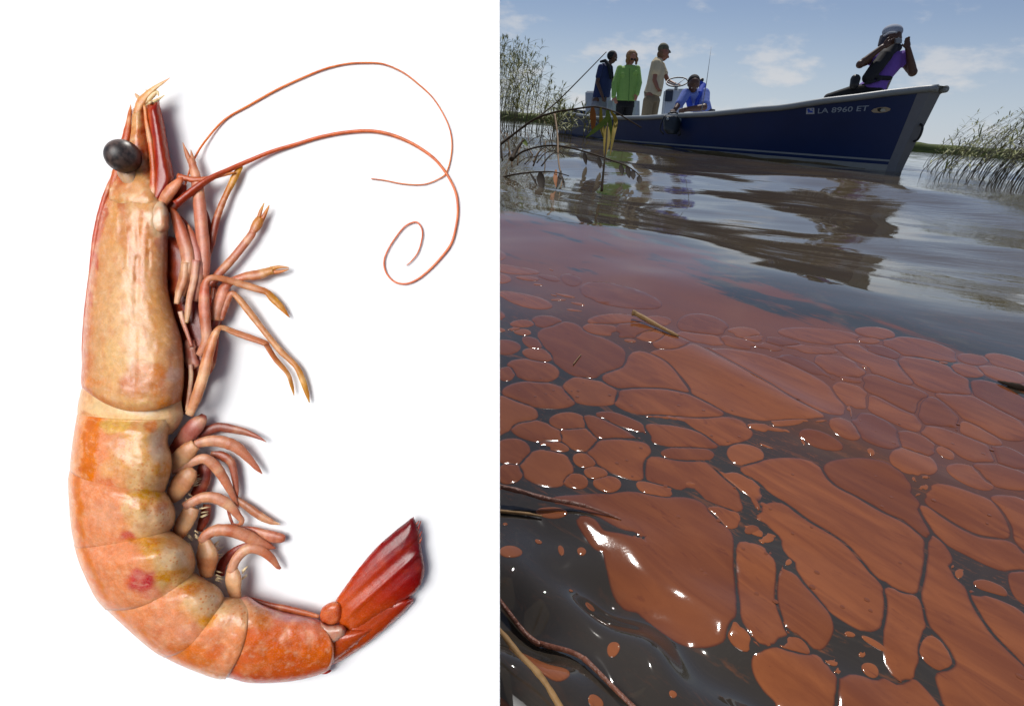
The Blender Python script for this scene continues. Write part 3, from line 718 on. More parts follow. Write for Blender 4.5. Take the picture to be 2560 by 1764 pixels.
# bow cap: pale plate joining both rails
V = []; 
for q in (0.9, 0.95, 1.0):
    V += [hullpt(q, sheer(q)+0.018, 1, 0.0), hullpt(q, sheer(q)+0.018, -1, 0.0)]
V += [V[4]+H*0.08, V[5]+H*0.08]
link('bow_cap', pyd(V, [(0, 1, 3, 2), (2, 3, 5, 4), (4, 5, 7, 6)]), rail, boat, False)
def box(name, k, x0, y0, x1, y1, d, depth, mat, parent, bev=0.02, skew=0):
    """upright box whose near face spans the given crop rectangle at depth d"""
    p = [at(*s(k, x0+skew, y0), d), at(*s(k, x1+skew, y0), d), at(*s(k, x1, y1), d), at(*s(k, x0, y1), d)]
    bk = Vector((0.1, 1, 0)).normalized()*depth
    bm = bmesh.new(); vs = [bm.verts.new(q) for q in p]+[bm.verts.new(q+bk) for q in p]
    for f in ((0, 1, 2, 3), (7, 6, 5, 4), (0, 4, 5, 1), (1, 5, 6, 2), (2, 6, 7, 3), (3, 7, 4, 0)): bm.faces.new([vs[i] for i in f])
    bmesh.ops.recalc_face_normals(bm, faces=bm.faces)
    bmesh.ops.bevel(bm, geom=bm.edges[:], offset=bev, segments=3, affect='EDGES', clamp_overlap=True)
    return bm_obj(name, bm, mat, parent, False)
def boat_depth(t_, v): 
    p = cS+H*LW*t_+NS*v; return depth_of(p)
DA, DBx = boat_depth(.13, 0.1), boat_depth(.38, 0.0)
box('seat_box', 'Q', 150, 822, 560, 1330, boat_depth(.07, -.1), 0.6, whitep, boat, 0.03)
box('seat_box', 'Q', 520, 905, 1030, 1330, boat_depth(.17, -.55), 0.35, whitep, boat, 0.10)
con = box('console', 'Q', 1400, 785, 1700, 1330, boat_depth(.47, -.25), 0.5, whitep, boat, 0.03, skew=60)
dd = boat_depth(.47, -.25)-0.02
box('instrument_panel', 'Q', 1425, 800, 1545, 990, dd-0.02, 0.03, simple('panel_dark', (52, 58, 70), .4), con, 0.01, skew=25)
# steering wheel
wc = at(*s('Q', 1625, 676), dd); ex = (at(*s('Q', 1788, 640), dd)-wc); ey = (at(*s('Q', 1640, 596), dd)-wc)*1.0+Vector((0, 0.14, 0))
ey = ey - ex*(ey.dot(ex)/ex.length_squared)
P = [wc+ex*math.cos(a)+ey*math.sin(a) for a in [2*math.pi*i/40 for i in range(41)]]
v, f = sweep(P, [0.013]*41, 8); wh = link('steering_wheel', pyd(v, f), simple('wheel', (60, 56, 58), .4), boat)
for a in (0.4, 2.5, 4.6):
    v, f = sweep([wc-Vector((0, 0, .06)), wc+(ex*math.cos(a)+ey*math.sin(a))], [0.008, 0.008], 6); link('spoke', pyd(v, f), rail, wh)
v, f = sweep([wc-Vector((0, 0, .17)), wc-Vector((0, 0, .05)), wc-Vector((0, 0, .03))], [0.03, 0.035, 0.02], 10); link('hub', pyd(v, f), rail, wh)
P = [at(*s('P', 1905, 560), 9.4), at(*s('P', 1930, 380), 9.4), at(*s('P', 1952, 210), 9.4)]
P.insert(0, P[0]-Vector((0.0, 0, 0.5)))
v, f = sweep(P, [.007, .006, .004, .002], 6); link('whip_antenna', pyd(v, f), greyp, boat)
# mooring eye at the bow
q = at(*s('S', 1300, 930), depth_of(hullpt(1, .6))-0.05); q = hullpt(1, .45)*.5+hullpt(1, .45, -1)*.5+H*0.02
P = [q+H*0.0+Vector((0, 0, .13)), q+H*.05+Vector((0, 0, .10)), q+H*.06+Vector((0, 0, .02)), q+H*.04-Vector((0, 0, .05)), q-Vector((0, 0, .07))]
P = [Vector(p) for p in catmull(P, 5)]; v, f = sweep(P, [.013]*len(P), 8); link('bow_eye', pyd(v, f), black, boat)

# ---- lettering and marks on the hull side
def on_hull(u_px_t, z, off): return hullpt(u_px_t, z, 1, off)
def solve_t(x, y):
    """hull station and height seen at a photo position on the visible side"""
    best = None
    for i in range(500):
        q = 0.4+0.6*i/500
        lo, hi = 0.0, sheer(q)
        for _ in range(14):
            mid = (lo+hi)/2; p = hullpt(q, mid)-C; yy = PH/2-p.dot(up)/p.dot(fwd)*F
            if yy > y: lo = mid
            else: hi = mid
        p = hullpt(q, lo)-C; xx = PW/2+p.dot(rt)/p.dot(fwd)*F; e = abs(xx-x)+abs((PH/2-p.dot(up)/p.dot(fwd)*F)-y)
        if best is None or e < best[0]: best = (e, q, lo)
    return best[1], best[2]
t0, z0 = solve_t(*s('S', 235, 885)); t1, z1 = solve_t(*s('S', 690, 860)); _, zt = solve_t(*s('S', 235, 838))
letter = simple('lettering', (150, 164, 182), .5, .1)
def text_on_hull(name, body, ta, za, tb, zb, hgt, mat):
    cu = bpy.data.curves.new('txt', 'FONT'); cu.body = body; cu.size = 1; cu.resolution_u = 3; cu.offset = 0.012
    to = bpy.data.objects.new('txt', cu); COL.objects.link(to); bpy.context.view_layer.update()
    me = bpy.data.meshes.new_from_object(to.evaluated_get(bpy.context.evaluated_depsgraph_get()))
    bpy.data.objects.remove(to)
    bm = bmesh.new(); bm.from_mesh(me); bmesh.ops.subdivide_edges(bm, edges=[e for e in bm.edges if e.calc_length() > .3], cuts=3, use_grid_fill=False)
    bmesh.ops.triangulate(bm, faces=bm.faces)
    xs = [v_.co.x for v_ in bm.verts]; x0, x1 = min(xs), max(xs)
    for v_ in bm.verts:
        q = (v_.co.x-x0)/(x1-x0); v_.co = hullpt(ta+(tb-ta)*q, za+(zb-za)*q+v_.co.y/0.72*hgt, 1, 0.006)
    left = set(bm.verts)
    while left:
        isl = set(); stk = [next(iter(left))]
        while stk:
            q = stk.pop()
            if q in isl: continue
            isl.add(q); stk += [e.other_vert(q) for e in q.link_edges]
        left -= isl; ix = {v_: i for i, v_ in enumerate(isl)}
        fs_ = {f_ for v_ in isl for f_ in v_.link_faces}
        link(name, pyd([v_.co for v_ in isl], [tuple(ix[v_] for v_ in f_.verts) for f_ in fs_]), mat, boat, False)
    bm.free()
text_on_hull('registration_letter', 'LA 8960 ET', t0, z0, t1, z1, max(0.05, zt-z0), letter)
def mark(name, pts, mat, off, k='S'):
    P = []
    for p in pts:
        q, z = solve_t(*s(k, *p)); P.append(hullpt(q, z, 1, off))
    ctr = sum(P, Vector())/len(P); n = len(P)
    return link(name, pyd([ctr]+P, [(0, 1+i, 1+(i+1) % n) for i in range(n)]), mat, boat, False)
mark('registration_sticker', [(132,838),(204,834),(202,890),(132,892)], simple('sticker_white', (190, 196, 206), .5), .005)
mark('sticker_print', [(142,848),(160,840),(170,860),(195,862),(192,880),(165,876),(150,884)], simple('sticker_blue', (48, 84, 190), .5), .009)
mark('sticker_print', [(178,842),(196,842),(196,856),(184,854)], simple('sticker_blue2', (60, 92, 190), .5), .009)
mark('eye_decal', [(718,862),(745,842),(800,829),(860,827),(892,840),(885,858),(850,874),(790,880),(740,876)], simple('decal_cream', (176, 160, 132), .5), .005)
mark('decal_pupil', [(778,842),(800,834),(828,836),(830,850),(818,868),(796,872),(780,862)], black, .009)
mark('decal_glint', [(822,840),(845,846),(850,864),(820,870),(806,864)], simple('decal_pale', (190, 190, 180), .5), .012)

# ================================================================== PEOPLE
def ball(bm, c, r_, sx=1, sy=1, sz=1, ax=None):
    ret = bmesh.ops.create_uvsphere(bm, u_segments=16, v_segments=10, radius=1)
    M = Matrix.Translation(c) @ Matrix.Diagonal((r_*sx, r_*sy, r_*sz, 1)) if ax is None else Matrix.Translation(c) @ ax @ Matrix.Diagonal((r_*sx, r_*sy, r_*sz, 1))
    bmesh.ops.transform(bm, matrix=M, verts=ret['verts'])
def limb(bm, pts, rad):
    P = []; Rr = []
    for i in range(len(pts)-1):
        for j in range(5):
            q = j/5; P.append(pts[i].lerp(pts[i+1], q)); Rr.append(rad[i]+(rad[i+1]-rad[i])*q)
    P.append(pts[-1]); Rr.append(rad[-1])
    v, f = sweep(P, Rr, 10); vs = [bm.verts.new(q) for q in v]
    for fc in f: bm.faces.new([vs[i] for i in fc])
    for p, r_ in zip(pts, rad): ball(bm, p, r_)
def loft(bm, rows):
    """rows: (left point, right point, half depth)"""
    n = 16; rings = []
    for a, c, hd in rows:
        m = (a+c)/2; e = (c-a)/2; dpt = Vector((0.15, 1, 0)).normalized()*hd
        rings.append([bm.verts.new(m+e*math.cos(2*math.pi*k/n)+dpt*math.sin(2*math.pi*k/n)) for k in range(n)])
    for i in range(len(rings)-1):
        for k in range(n): bm.faces.new((rings[i][k], rings[i][(k+1) % n], rings[i+1][(k+1) % n], rings[i+1][k]))
    bm.faces.new(rings[0][::-1]); bm.faces.new(rings[-1])
def solid(name, bm, mat, parent, voxel=0.012, smooth=2):
    bmesh.ops.recalc_face_normals(bm, faces=bm.faces)
    o = bm_obj(name, bm, mat, parent)
    md = o.modifiers.new('r', 'REMESH'); md.mode = 'VOXEL'; md.voxel_size = voxel; md.use_smooth_shade = True
    if smooth: sm = o.modifiers.new('s', 'SMOOTH'); sm.iterations = smooth; sm.factor = 0.5
    return o
skinD = simple('skin_dark', (92, 62, 48), .5, .12, 12, sss=.1); skinL = simple('skin_fair', (176, 122, 98), .5, .1, 12, sss=.15); skinM = simple('skin_tan', (150, 100, 78), .5, .1, 12, sss=.15)
eyem = simple('eye_white', (200, 196, 190), .3)
class Fig:
    def __init__(s_, k, d, name, label):
        s_.k, s_.d = k, d; s_.sc = d/F/CROPS[k][2]          # metres per crop unit
        s_.label = label
    def p(s_, x, y, dz=0.0): return at(*s(s_.k, x, y), s_.d+dz)
    def l(s_, v): return v*s_.sc
def hand(bm, fig, wrist, tip, spread, r_=0.016):
    """palm, four curled fingers and a thumb from wrist towards tip"""
    d = (tip-wrist); L = d.length; d.normalize(); sd_ = (spread - d*spread.dot(d)).normalized(); nn = d.cross(sd_)
    palm = wrist+d*L*0.35
    M = Matrix((( d.x, sd_.x, nn.x, 0), (d.y, sd_.y, nn.y, 0), (d.z, sd_.z, nn.z, 0), (0, 0, 0, 1)))
    ball(bm, palm, 1, L*.32, .042, .018, M)
    for i, (o_, ln) in enumerate(((-.030, .80), (-.010, .95), (.010, 1.0), (.030, .88))):
        a = wrist+d*L*0.55+sd_*o_; c1 = a+d*L*0.25*ln; c2 = c1+d*L*0.18*ln-nn*0.02
        limb(bm, [a, c1, c2], [.0105, .0095, .008])
    a = wrist+d*L*0.2-sd_*0.035; limb(bm, [a, a+d*L*.25-sd_*.03, a+d*L*.42-sd_*.03], [.012, .011, .009])
def head(bm, c, r_, face, upv=Vector((0, 0, 1))):
    """skull, jaw, nose, brow and ears; face = viewing direction of the head"""
    f_ = face.normalized(); upv = (upv-f_*upv.dot(f_)).normalized(); sd_ = f_.cross(upv)
    M = Matrix(((f_.x, sd_.x, upv.x, 0), (f_.y, sd_.y, upv.y, 0), (f_.z, sd_.z, upv.z, 0), (0, 0, 0, 1)))
    ball(bm, c+upv*r_*.12, r_, .98, .80, .92, M); ball(bm, c+f_*r_*.22-upv*r_*.55, r_, .66, .58, .62, M)
    limb(bm, [c+f_*r_*.92+upv*r_*.02, c+f_*r_*1.12-upv*r_*.28], [r_*.10, r_*.15])
    for sg in (1, -1):
        ball(bm, c+sd_*sg*r_*.80-upv*r_*.1, r_, .16, .09, .24, M)
        ball(bm, c+f_*r_*.80+sd_*sg*r_*.32+upv*r_*.14, r_, .16, .26, .09, M)
    limb(bm, [c+f_*r_*.86-sd_*r_*.2-upv*r_*.56, c+f_*r_*.90-upv*r_*.55, c+f_*r_*.86+sd_*r_*.2-upv*r_*.56], [r_*.05, r_*.08, r_*.05])
    return f_, sd_, upv
def face_bits(fig, body, c, r_, face, upv, skinmat):
    f_ = face.normalized(); upv = (upv-f_*upv.dot(f_)).normalized(); sd_ = f_.cross(upv)
    for sg in (1, -1):
        bm = bmesh.new(); ball(bm, c+f_*r_*.86+sd_*sg*r_*.32+upv*r_*.02, r_*.10); bm_obj('eye', bm, eyem, body)
ZU = Vector((0, 0, 1)); deckz = 0.2
def down_to_deck(p): return Vector((p.x, p.y, deckz))
def legs(bm, hips, r0, r1, shoes=None):
    for hp in hips:
        knee = hp.lerp(down_to_deck(hp), .5)+Vector((0, -.03, 0)); limb(bm, [hp, knee, down_to_deck(hp)+Vector((0, 0, .08))], [r0, r1, r1*.7])
        foot = down_to_deck(hp)+Vector((0, 0, .04)); limb(bm, [foot, foot+Vector((.05, -.16, 0))], [.045, .035])
# ---- standing man in navy shirt
f1 = Fig('Q', DA, '', '')
bm = bmesh.new(); fc = Vector((.75, -.55, -.28)); hc = f1.p(588, 275)
head(bm, hc, .118, fc); limb(bm, [hc-Vector((.03, 0, .10)), f1.p(520, 420)], [.055, .06])
loft(bm, [(f1.p(380, 430), f1.p(560, 440), .09), (f1.p(330, 700), f1.p(530, 700), .10), (f1.p(290, 930), f1.p(500, 930), .11)])
limb(bm, [f1.p(395, 450, -.10), f1.p(345, 680, -.14), f1.p(425, 905, -.22)], [.055, .045, .034]); hand(bm, f1, f1.p(425, 905, -.22), f1.p(455, 1000, -.24), Vector((.3, -1, 0)))
limb(bm, [f1.p(560, 470, .12), f1.p(575, 700, .10), f1.p(490, 900, -.05)], [.05, .045, .034]); hand(bm, f1, f1.p(490, 900, -.05), f1.p(470, 1000, -.08), Vector((.3, 1, 0)))
legs(bm, [f1.p(320, 980, -.08), f1.p(440, 980, .08)], .085, .06)
p1 = solid('person', bm, skinD, None); tag(p1, 'person in navy short sleeved shirt and grey shorts looking down by the stern seat', 'person'); face_bits(f1, p1, hc, .118, fc, ZU, skinD)
bm = bmesh.new(); ball(bm, hc+Vector((-.015, .01, .028)), .124, 1, .9, .92); solid('hair', bm, simple('hair_black', (30, 36, 40), .8), p1)
bm = bmesh.new(); loft(bm, [(f1.p(430, 370), f1.p(540, 385), .07), (f1.p(352, 430), f1.p(572, 440), .13), (f1.p(318, 620), f1.p(575, 620), .14), (f1.p(290, 780), f1.p(568, 780), .15), (f1.p(262, 935), f1.p(538, 925), .15)])
limb(bm, [f1.p(400, 440, -.10), f1.p(362, 590, -.13)], [.075, .072]); limb(bm, [f1.p(550, 450, .12), f1.p(565, 600, .11)], [.07, .065])
nv = solid('shirt', bm, simple('cloth_navy', (40, 52, 96), .85, .2, 20, .4, 30), p1)
bm = bmesh.new(); loft(bm, [(f1.p(255, 920), f1.p(500, 920), .13), (f1.p(245, 1080), f1.p(490, 1080), .13)]); legs_ = [f1.p(310, 1040, -.07), f1.p(430, 1040, .07)]
for q in legs_: limb(bm, [q, q.lerp(down_to_deck(q), .55)], [.10, .09])
solid('shorts', bm, simple('cloth_grey', (128, 130, 140), .85, .15, 20, .3, 30), p1)
bm = bmesh.new(); limb(bm, [f1.p(400, 350, -.04), f1.p(470, 335, -.12), f1.p(520, 400, -.15), f1.p(560, 610, -.15)], [.03, .04, .04, .035]); limb(bm, [f1.p(490, 350, -.02), f1.p(560, 430, .0), f1.p(580, 600, -.02)], [.035, .04, .04])
solid('vest', bm, simple('vest_dark', (22, 30, 38), .8), p1)
# ---- woman in green shirt
f2 = Fig('Q', boat_depth(.22, .05), '', '')
bm = bmesh.new(); fc = Vector((.18, -.85, -.42)); hc = f2.p(900, 285)
head(bm, hc, .115, fc); limb(bm, [hc-Vector((.01, 0, .10)), f2.p(860, 450)], [.05, .055])
loft(bm, [(f2.p(720, 450), f2.p(970, 450), .09), (f2.p(700, 700), f2.p(960, 700), .10), (f2.p(680, 980), f2.p(930, 980), .11)])
limb(bm, [f2.p(710, 460), f2.p(622, 710, -.05), f2.p(612, 900, -.10)], [.05, .042, .034]); hand(bm, f2, f2.p(612, 900, -.10), f2.p(650, 1025, -.12), Vector((1, -.2, .2)))
limb(bm, [f2.p(985, 460), f2.p(1020, 690, -.05), f2.p(985, 860, -.12)], [.05, .042, .034]); hand(bm, f2, f2.p(985, 860, -.12), f2.p(950, 975, -.14), Vector((1, .2, -.2)))
legs(bm, [f2.p(730, 1000), f2.p(860, 1000)], .085, .06)
p2 = solid('person', bm, skinL, None); tag(p2, 'person in lime green long sleeved shirt, black trousers and sunglasses looking down', 'person'); face_bits(f2, p2, hc, .115, fc, ZU, skinL)
bm = bmesh.new(); ball(bm, hc+Vector((-.01, .03, .04)), .132, 1.0, .92, .95)
for (x, y, dz, rr) in ((830, 330, .02, .05), (830, 400, .02, .04), (975, 320, .02, .045), (968, 375, .02, .03), (850, 260, -.04, .05), (960, 250, -.04, .045)): ball(bm, f2.p(x, y, dz), rr, 1, 1, 1.4)
solid('hair', bm, simple('hair_blond', (152, 112, 72), .6, .3, 30, .5, 80), p2)
bm = bmesh.new(); ff = fc.normalized(); sd_ = ff.cross(ZU).normalized(); g0 = hc+ff*.112+ZU*.004
for sg in (1, -1): ball(bm, g0+sd_*sg*.036, .032, 1, .6, .75)
limb(bm, [g0-sd_*.05, g0+sd_*.05], [.008, .008]); solid('sunglasses', bm, black, p2, .006, 1)
bm = bmesh.new(); loft(bm, [(f2.p(790, 405), f2.p(950, 405), .07), (f2.p(690, 455), f2.p(1000, 455), .12), (f2.p(672, 640), f2.p(1010, 640), .14), (f2.p(650, 820), f2.p(1000, 820), .15), (f2.p(655, 975), f2.p(955, 985), .15)])
limb(bm, [f2.p(705, 465), f2.p(622, 700, -.05), f2.p(605, 905, -.10)], [.078, .07, .055]); limb(bm, [f2.p(985, 465), f2.p(1018, 690, -.05), f2.p(985, 870, -.12)], [.075, .066, .05])
for (x, y) in ((750, 560), (955, 530)): ball(bm, f2.p(x, y, -.12), .06, 1, .35, .9)
g = solid('shirt', bm, simple('cloth_green', (142, 186, 96), .8, .12, 25, .6, 22), p2)
bm = bmesh.new(); limb(bm, [f2.p(862, 460, -.17), f2.p(858, 700, -.19), f2.p(845, 985, -.19)], [.008, .008, .010]); solid('shirt_front', bm, simple('cloth_green2', (84, 128, 60), .8), g, .006, 0)
bm = bmesh.new(); loft(bm, [(f2.p(660, 960), f2.p(945, 960), .12), (f2.p(640, 1080), f2.p(940, 1080), .13)])
for q in (f2.p(715, 1060), f2.p(860, 1060)): limb(bm, [q, q.lerp(down_to_deck(q), .9)], [.105, .075])
solid('trousers', bm, simple('cloth_black', (20, 21, 25), .85), p2)
# ---- man in cap at the wheel
f3 = Fig('Q', boat_depth(.36, .12), '', '')
bm = bmesh.new(); fc = Vector((.93, -.18, -.22)); hc = f3.p(1405, 225)
head(bm, hc, .115, fc); limb(bm, [hc-Vector((.03, 0, .09)), f3.p(1330, 350)], [.058, .065])
loft(bm, [(f3.p(1240, 370), f3.p(1390, 380), .12), (f3.p(1190, 600), f3.p(1390, 600), .13), (f3.p(1130, 850), f3.p(1330, 850), .12)])
limb(bm, [f3.p(1300, 400, -.16), f3.p(1262, 640, -.18), f3.p(1310, 770, -.2)], [.055, .046, .036]); hand(bm, f3, f3.p(1310, 770, -.2), f3.p(1368, 835, -.2), Vector((.3, -1, .3)))
limb(bm, [f3.p(1370, 420, .16), f3.p(1480, 660, .12), f3.p(1590, 712, .0)], [.055, .046, .036]); hand(bm, f3, f3.p(1590, 712, .0), f3.p(1690, 722, -.02), Vector((0, 1, .6)))
legs(bm, [f3.p(1180, 900, -.08), f3.p(1270, 900, .08)], .085, .06)
p3 = solid('person', bm, skinM, None); tag(p3, 'person in camouflage cap and cream T shirt holding the steering wheel', 'person'); face_bits(f3, p3, hc, .115, fc, ZU, skinM)
bm = bmesh.new(); ball(bm, hc+Vector((-.03, .01, -.01)), .116, .86, .92, .8); solid('hair', bm, simple('hair_brown', (122, 92, 66), .8), p3)
bm = bmesh.new(); ball(bm, f3.p(1405, 140), .118, 1.0, .95, .88); limb(bm, [f3.p(1450, 172, .02), f3.p(1495, 190, .01), f3.p(1525, 205)], [.06, .035, .012])
cap = solid('cap', bm, simple('cap_camo', (98, 98, 82), .85, .55, 25), p3)
bm = bmesh.new(); ball(bm, f3.p(1405, 100), .088, 1.0, .95, .72); solid('cap_crown', bm, simple('cap_top', (150, 140, 118), .85, .2), cap)
bm = bmesh.new(); loft(bm, [(f3.p(1280, 270), f3.p(1395, 310), .08), (f3.p(1212, 350), f3.p(1400, 370), .17), (f3.p(1172, 520), f3.p(1425, 520), .19), (f3.p(1135, 700), f3.p(1412, 700), .19), (f3.p(1092, 835), f3.p(1375, 880), .18), (f3.p(1110, 850), f3.p(1362, 915), .16)])
limb(bm, [f3.p(1300, 390, -.17), f3.p(1285, 500, -.18)], [.10, .095]); limb(bm, [f3.p(1365, 420, .16), f3.p(1420, 540, .15)], [.09, .08])
solid('shirt', bm, simple('cloth_cream', (206, 190, 156), .85, .1, 20, .5, 24), p3)
bm = bmesh.new(); loft(bm, [(f3.p(1090, 830), f3.p(1345, 850), .15), (f3.p(1105, 1000), f3.p(1330, 1000), .15)])
for q in (f3.p(1165, 980, -.07), f3.p(1265, 980, .07)): limb(bm, [q, q.lerp(down_to_deck(q), .6)], [.115, .105])
solid('shorts', bm, simple('cloth_khaki', (134, 118, 92), .85, .2, 20, .4, 30), p3)
# ---- man in blue leaning over the side
f4 = Fig('Q', boat_depth(.60, .80), '', '')
bm = bmesh.new(); fc = Vector((-.05, -.80, -.6)); hc = f4.p(1893, 715, -.15)
head(bm, hc, .122, fc); limb(bm, [hc-Vector((0, -.05, .09)), f4.p(1930, 850, .0)], [.06, .07])
loft(bm, [(f4.p(1790, 880, -.05), f4.p(2060, 850, .05), .12), (f4.p(1820, 1000, .15), f4.p(2140, 1000, .2), .14), (f4.p(1850, 1150, .35), f4.p(2180, 1150, .4), .15)])
limb(bm, [f4.p(1760, 880, -.08), f4.p(1660, 1020, -.15), f4.p(1600, 1110, -.22)], [.055, .05, .038]); hand(bm, f4, f4.p(1600, 1110, -.22), f4.p(1555, 1195, -.28), Vector((1, -.3, 0)))
limb(bm, [f4.p(2060, 880, .0), f4.p(2060, 1085, -.16), f4.p(1760, 1120, -.28)], [.06, .056, .042]); hand(bm, f4, f4.p(1760, 1120, -.28), f4.p(1640, 1150, -.30), Vector((0, -.3, 1)))
hp = f4.p(2050, 1200, .40)
legs(bm, [hp+Vector((-.1, 0, 0)), hp+Vector((.12, 0, 0))], .09, .07)
p4 = solid('person', bm, skinD, None); tag(p4, 'person in blue shirt leaning over the side holding an underwater camera', 'person'); face_bits(f4, p4, hc, .122, fc, ZU, skinD)
bm = bmesh.new(); ball(bm, hc+Vector((.0, .03, .045)), .126, .84, 1, .92); solid('hair', bm, simple('hair_black2', (34, 31, 31), .8), p4)
bm = bmesh.new(); loft(bm, [(f4.p(1840, 820, -.05), f4.p(2020, 760, .05), .10), (f4.p(1745, 890, -.05), f4.p(2085, 860, .05), .15), (f4.p(1780, 1000, .1), f4.p(2160, 990, .2), .17), (f4.p(1830, 1160, .35), f4.p(2200, 1150, .4), .17)])
limb(bm, [f4.p(1765, 870, -.08), f4.p(1665, 1030, -.15)], [.09, .075]); limb(bm, [f4.p(2060, 870, .0), f4.p(2062, 1040, -.10)], [.10, .09])
solid('shirt', bm, simple('cloth_blue', (112, 132, 206), .85, .1, 20, .5, 24), p4)
bm = bmesh.new(); limb(bm, [f4.p(1990, 690, .05), f4.p(2040, 740, .06), f4.p(1990, 860, -.08), f4.p(1950, 1050, -.02)], [.04, .06, .05, .05]); limb(bm, [f4.p(1820, 850, -.10), f4.p(1800, 940, -.08), f4.p(1830, 1060, .02)], [.03, .05, .05])
solid('life_vest', bm, simple('vest_blue', (44, 78, 196), .8), p4)
bm = bmesh.new(); limb(bm, [f4.p(1990, 660, .04), f4.p(2025, 645, .05)], [.03, .035]); solid('vest_knob', bm, black, p4, .008)
q = hp.lerp(down_to_deck(hp), .5); bm = bmesh.new(); loft(bm, [(hp+Vector((-.2, 0, .1)), hp+Vector((.2, 0, .1)), .15), (hp+Vector((-.2, 0, -.08)), hp+Vector((.2, 0, -.08)), .15)]); solid('shorts', bm, simple('cloth_dkgrey', (60, 62, 70), .85), p4)
# underwater camera
dcam = f4.d-.36; fu = Fig('P', dcam, '', '')
uc = empty('underwater_camera', fu.p(1600, 960)); bpy.context.view_layer.update(); tag(uc, 'dark underwater camera housing with dome port held over the hull side', 'camera')
bm = bmesh.new(); loft(bm, [(fu.p(1525, 835), fu.p(1665, 835), .07), (fu.p(1515, 880), fu.p(1680, 880), .10), (fu.p(1520, 960), fu.p(1665, 960), .10), (fu.p(1550, 1000), fu.p(1640, 1000), .07)]); solid('housing', bm, simple('housing_dark', (42, 50, 56), .4, .3, 30, .6, 30), uc, .012)
bm = bmesh.new(); ball(bm, fu.p(1682, 862, -.02), .045, 1, .8, 1.15); solid('dome_port', bm, simple('dome_glass', (130, 150, 165), .12, .1), uc, .008)
bm = bmesh.new(); ball(bm, fu.p(1557, 862, -.09), .026, 1, .5, 1); solid('control_knob', bm, simple('knob_pale', (160, 168, 170), .4), uc, .006)
for pts in (((1530,830),(1500,900),(1490,960),(1520,1000)), ((1660,960),(1672,1000),(1650,1010)), ((1560,815),(1600,800),(1650,812))):
    P = [Vector(p) for p in catmull([fu.p(x, y, -.06) for x, y in pts], 5)]; v, f = sweep(P, [.012]*len(P), 8); link('handle', pyd(v, f), black, uc)
# ---- person on the bow taking a picture
f5 = Fig('S', depth_of(hullpt(.9, .8, 1, -.30)), '', '')
bm = bmesh.new(); fc = Vector((.55, -.78, -.05)); hc = f5.p(905, 205, .0)
head(bm, hc, .112, fc); limb(bm, [hc-Vector((.02, 0, .09)), f5.p(890, 330)], [.055, .06])
loft(bm, [(f5.p(800, 350), f5.p(1000, 370), .10), (f5.p(720, 500), f5.p(930, 520), .11), (f5.p(650, 680), f5.p(850, 690), .13)])
limb(bm, [f5.p(775, 365, -.08), f5.p(618, 440, -.14), f5.p(815, 285, -.24)], [.052, .05, .032]); hand(bm, f5, f5.p(815, 285, -.24), f5.p(945, 215, -.24), Vector((.3, 0, -1)))
limb(bm, [f5.p(1000, 385, -.02), f5.p(1095, 510, -.08), f5.p(1052, 300, -.18)], [.055, .055, .034]); hand(bm, f5, f5.p(1052, 300, -.18), f5.p(1040, 195, -.20), Vector((1, 0, .2)))
limb(bm, [f5.p(740, 680, .0), f5.p(520, 705, .05), f5.p(330, 745, .12), f5.p(300, 900, .15)], [.10, .08, .06, .05]); limb(bm, [f5.p(790, 690, .15), f5.p(620, 740, .3), f5.p(560, 900, .3)], [.09, .07, .05])
p5 = solid('person', bm, skinD, None); tag(p5, 'person in purple shirt and bucket hat sitting on the bow aiming a small camera', 'person'); face_bits(f5, p5, hc, .112, fc, ZU, skinD)
bm = bmesh.new(); ball(bm, f5.p(912, 142), .120, 1.0, 1.05, .72); hat = solid('bucket_hat', bm, simple('hat_grey', (168, 176, 190), .85, .15), p5)
bm = bmesh.new(); P = [f5.p(835, 180, -.06), f5.p(880, 155, -.13), f5.p(935, 148, -.12), f5.p(985, 160, -.02)]; limb(bm, P, [.012, .013, .013, .012]); solid('hat_piping', bm, simple('piping', (196, 200, 204), .8), hat, .006)
bm = bmesh.new(); loft(bm, [(f5.p(808, 172, .03), f5.p(880, 168, .03), .09), (f5.p(792, 225, .03), f5.p(862, 215, .03), .08), (f5.p(778, 278, .03), f5.p(832, 268, .03), .06)]); solid('hat_flap', bm, simple('hat_dark', (70, 68, 76), .85), hat)
bm = bmesh.new(); loft(bm, [(f5.p(845, 310), f5.p(985, 325), .08), (f5.p(800, 345), f5.p(1035, 350), .12), (f5.p(745, 450), f5.p(985, 470), .14), (f5.p(690, 560), f5.p(905, 560), .14), (f5.p(605, 625), f5.p(875, 610), .15), (f5.p(620, 650), f5.p(848, 690), .15)])
limb(bm, [f5.p(1000, 370, -.02), f5.p(1030, 420, -.04)], [.075, .07]); limb(bm, [f5.p(790, 360, -.06), f5.p(730, 405, -.10)], [.07, .065])
solid('shirt', bm, simple('cloth_purple', (122, 84, 178), .85, .12, 20, .5, 24), p5)
bm = bmesh.new(); limb(bm, [f5.p(900, 285, -.10), f5.p(840, 370, -.14), f5.p(770, 460, -.15), f5.p(690, 560, -.14)], [.07, .085, .085, .07]); limb(bm, [f5.p(960, 290, -.02), f5.p(900, 330, -.08)], [.05, .05])
limb(bm, [f5.p(780, 560, -.15), f5.p(890, 565, -.13)], [.028, .028]); limb(bm, [f5.p(640, 625, -.15), f5.p(800, 580, -.16)], [.014, .014])
solid('vest', bm, simple('vest_black', (28, 28, 34), .8, .2), p5)
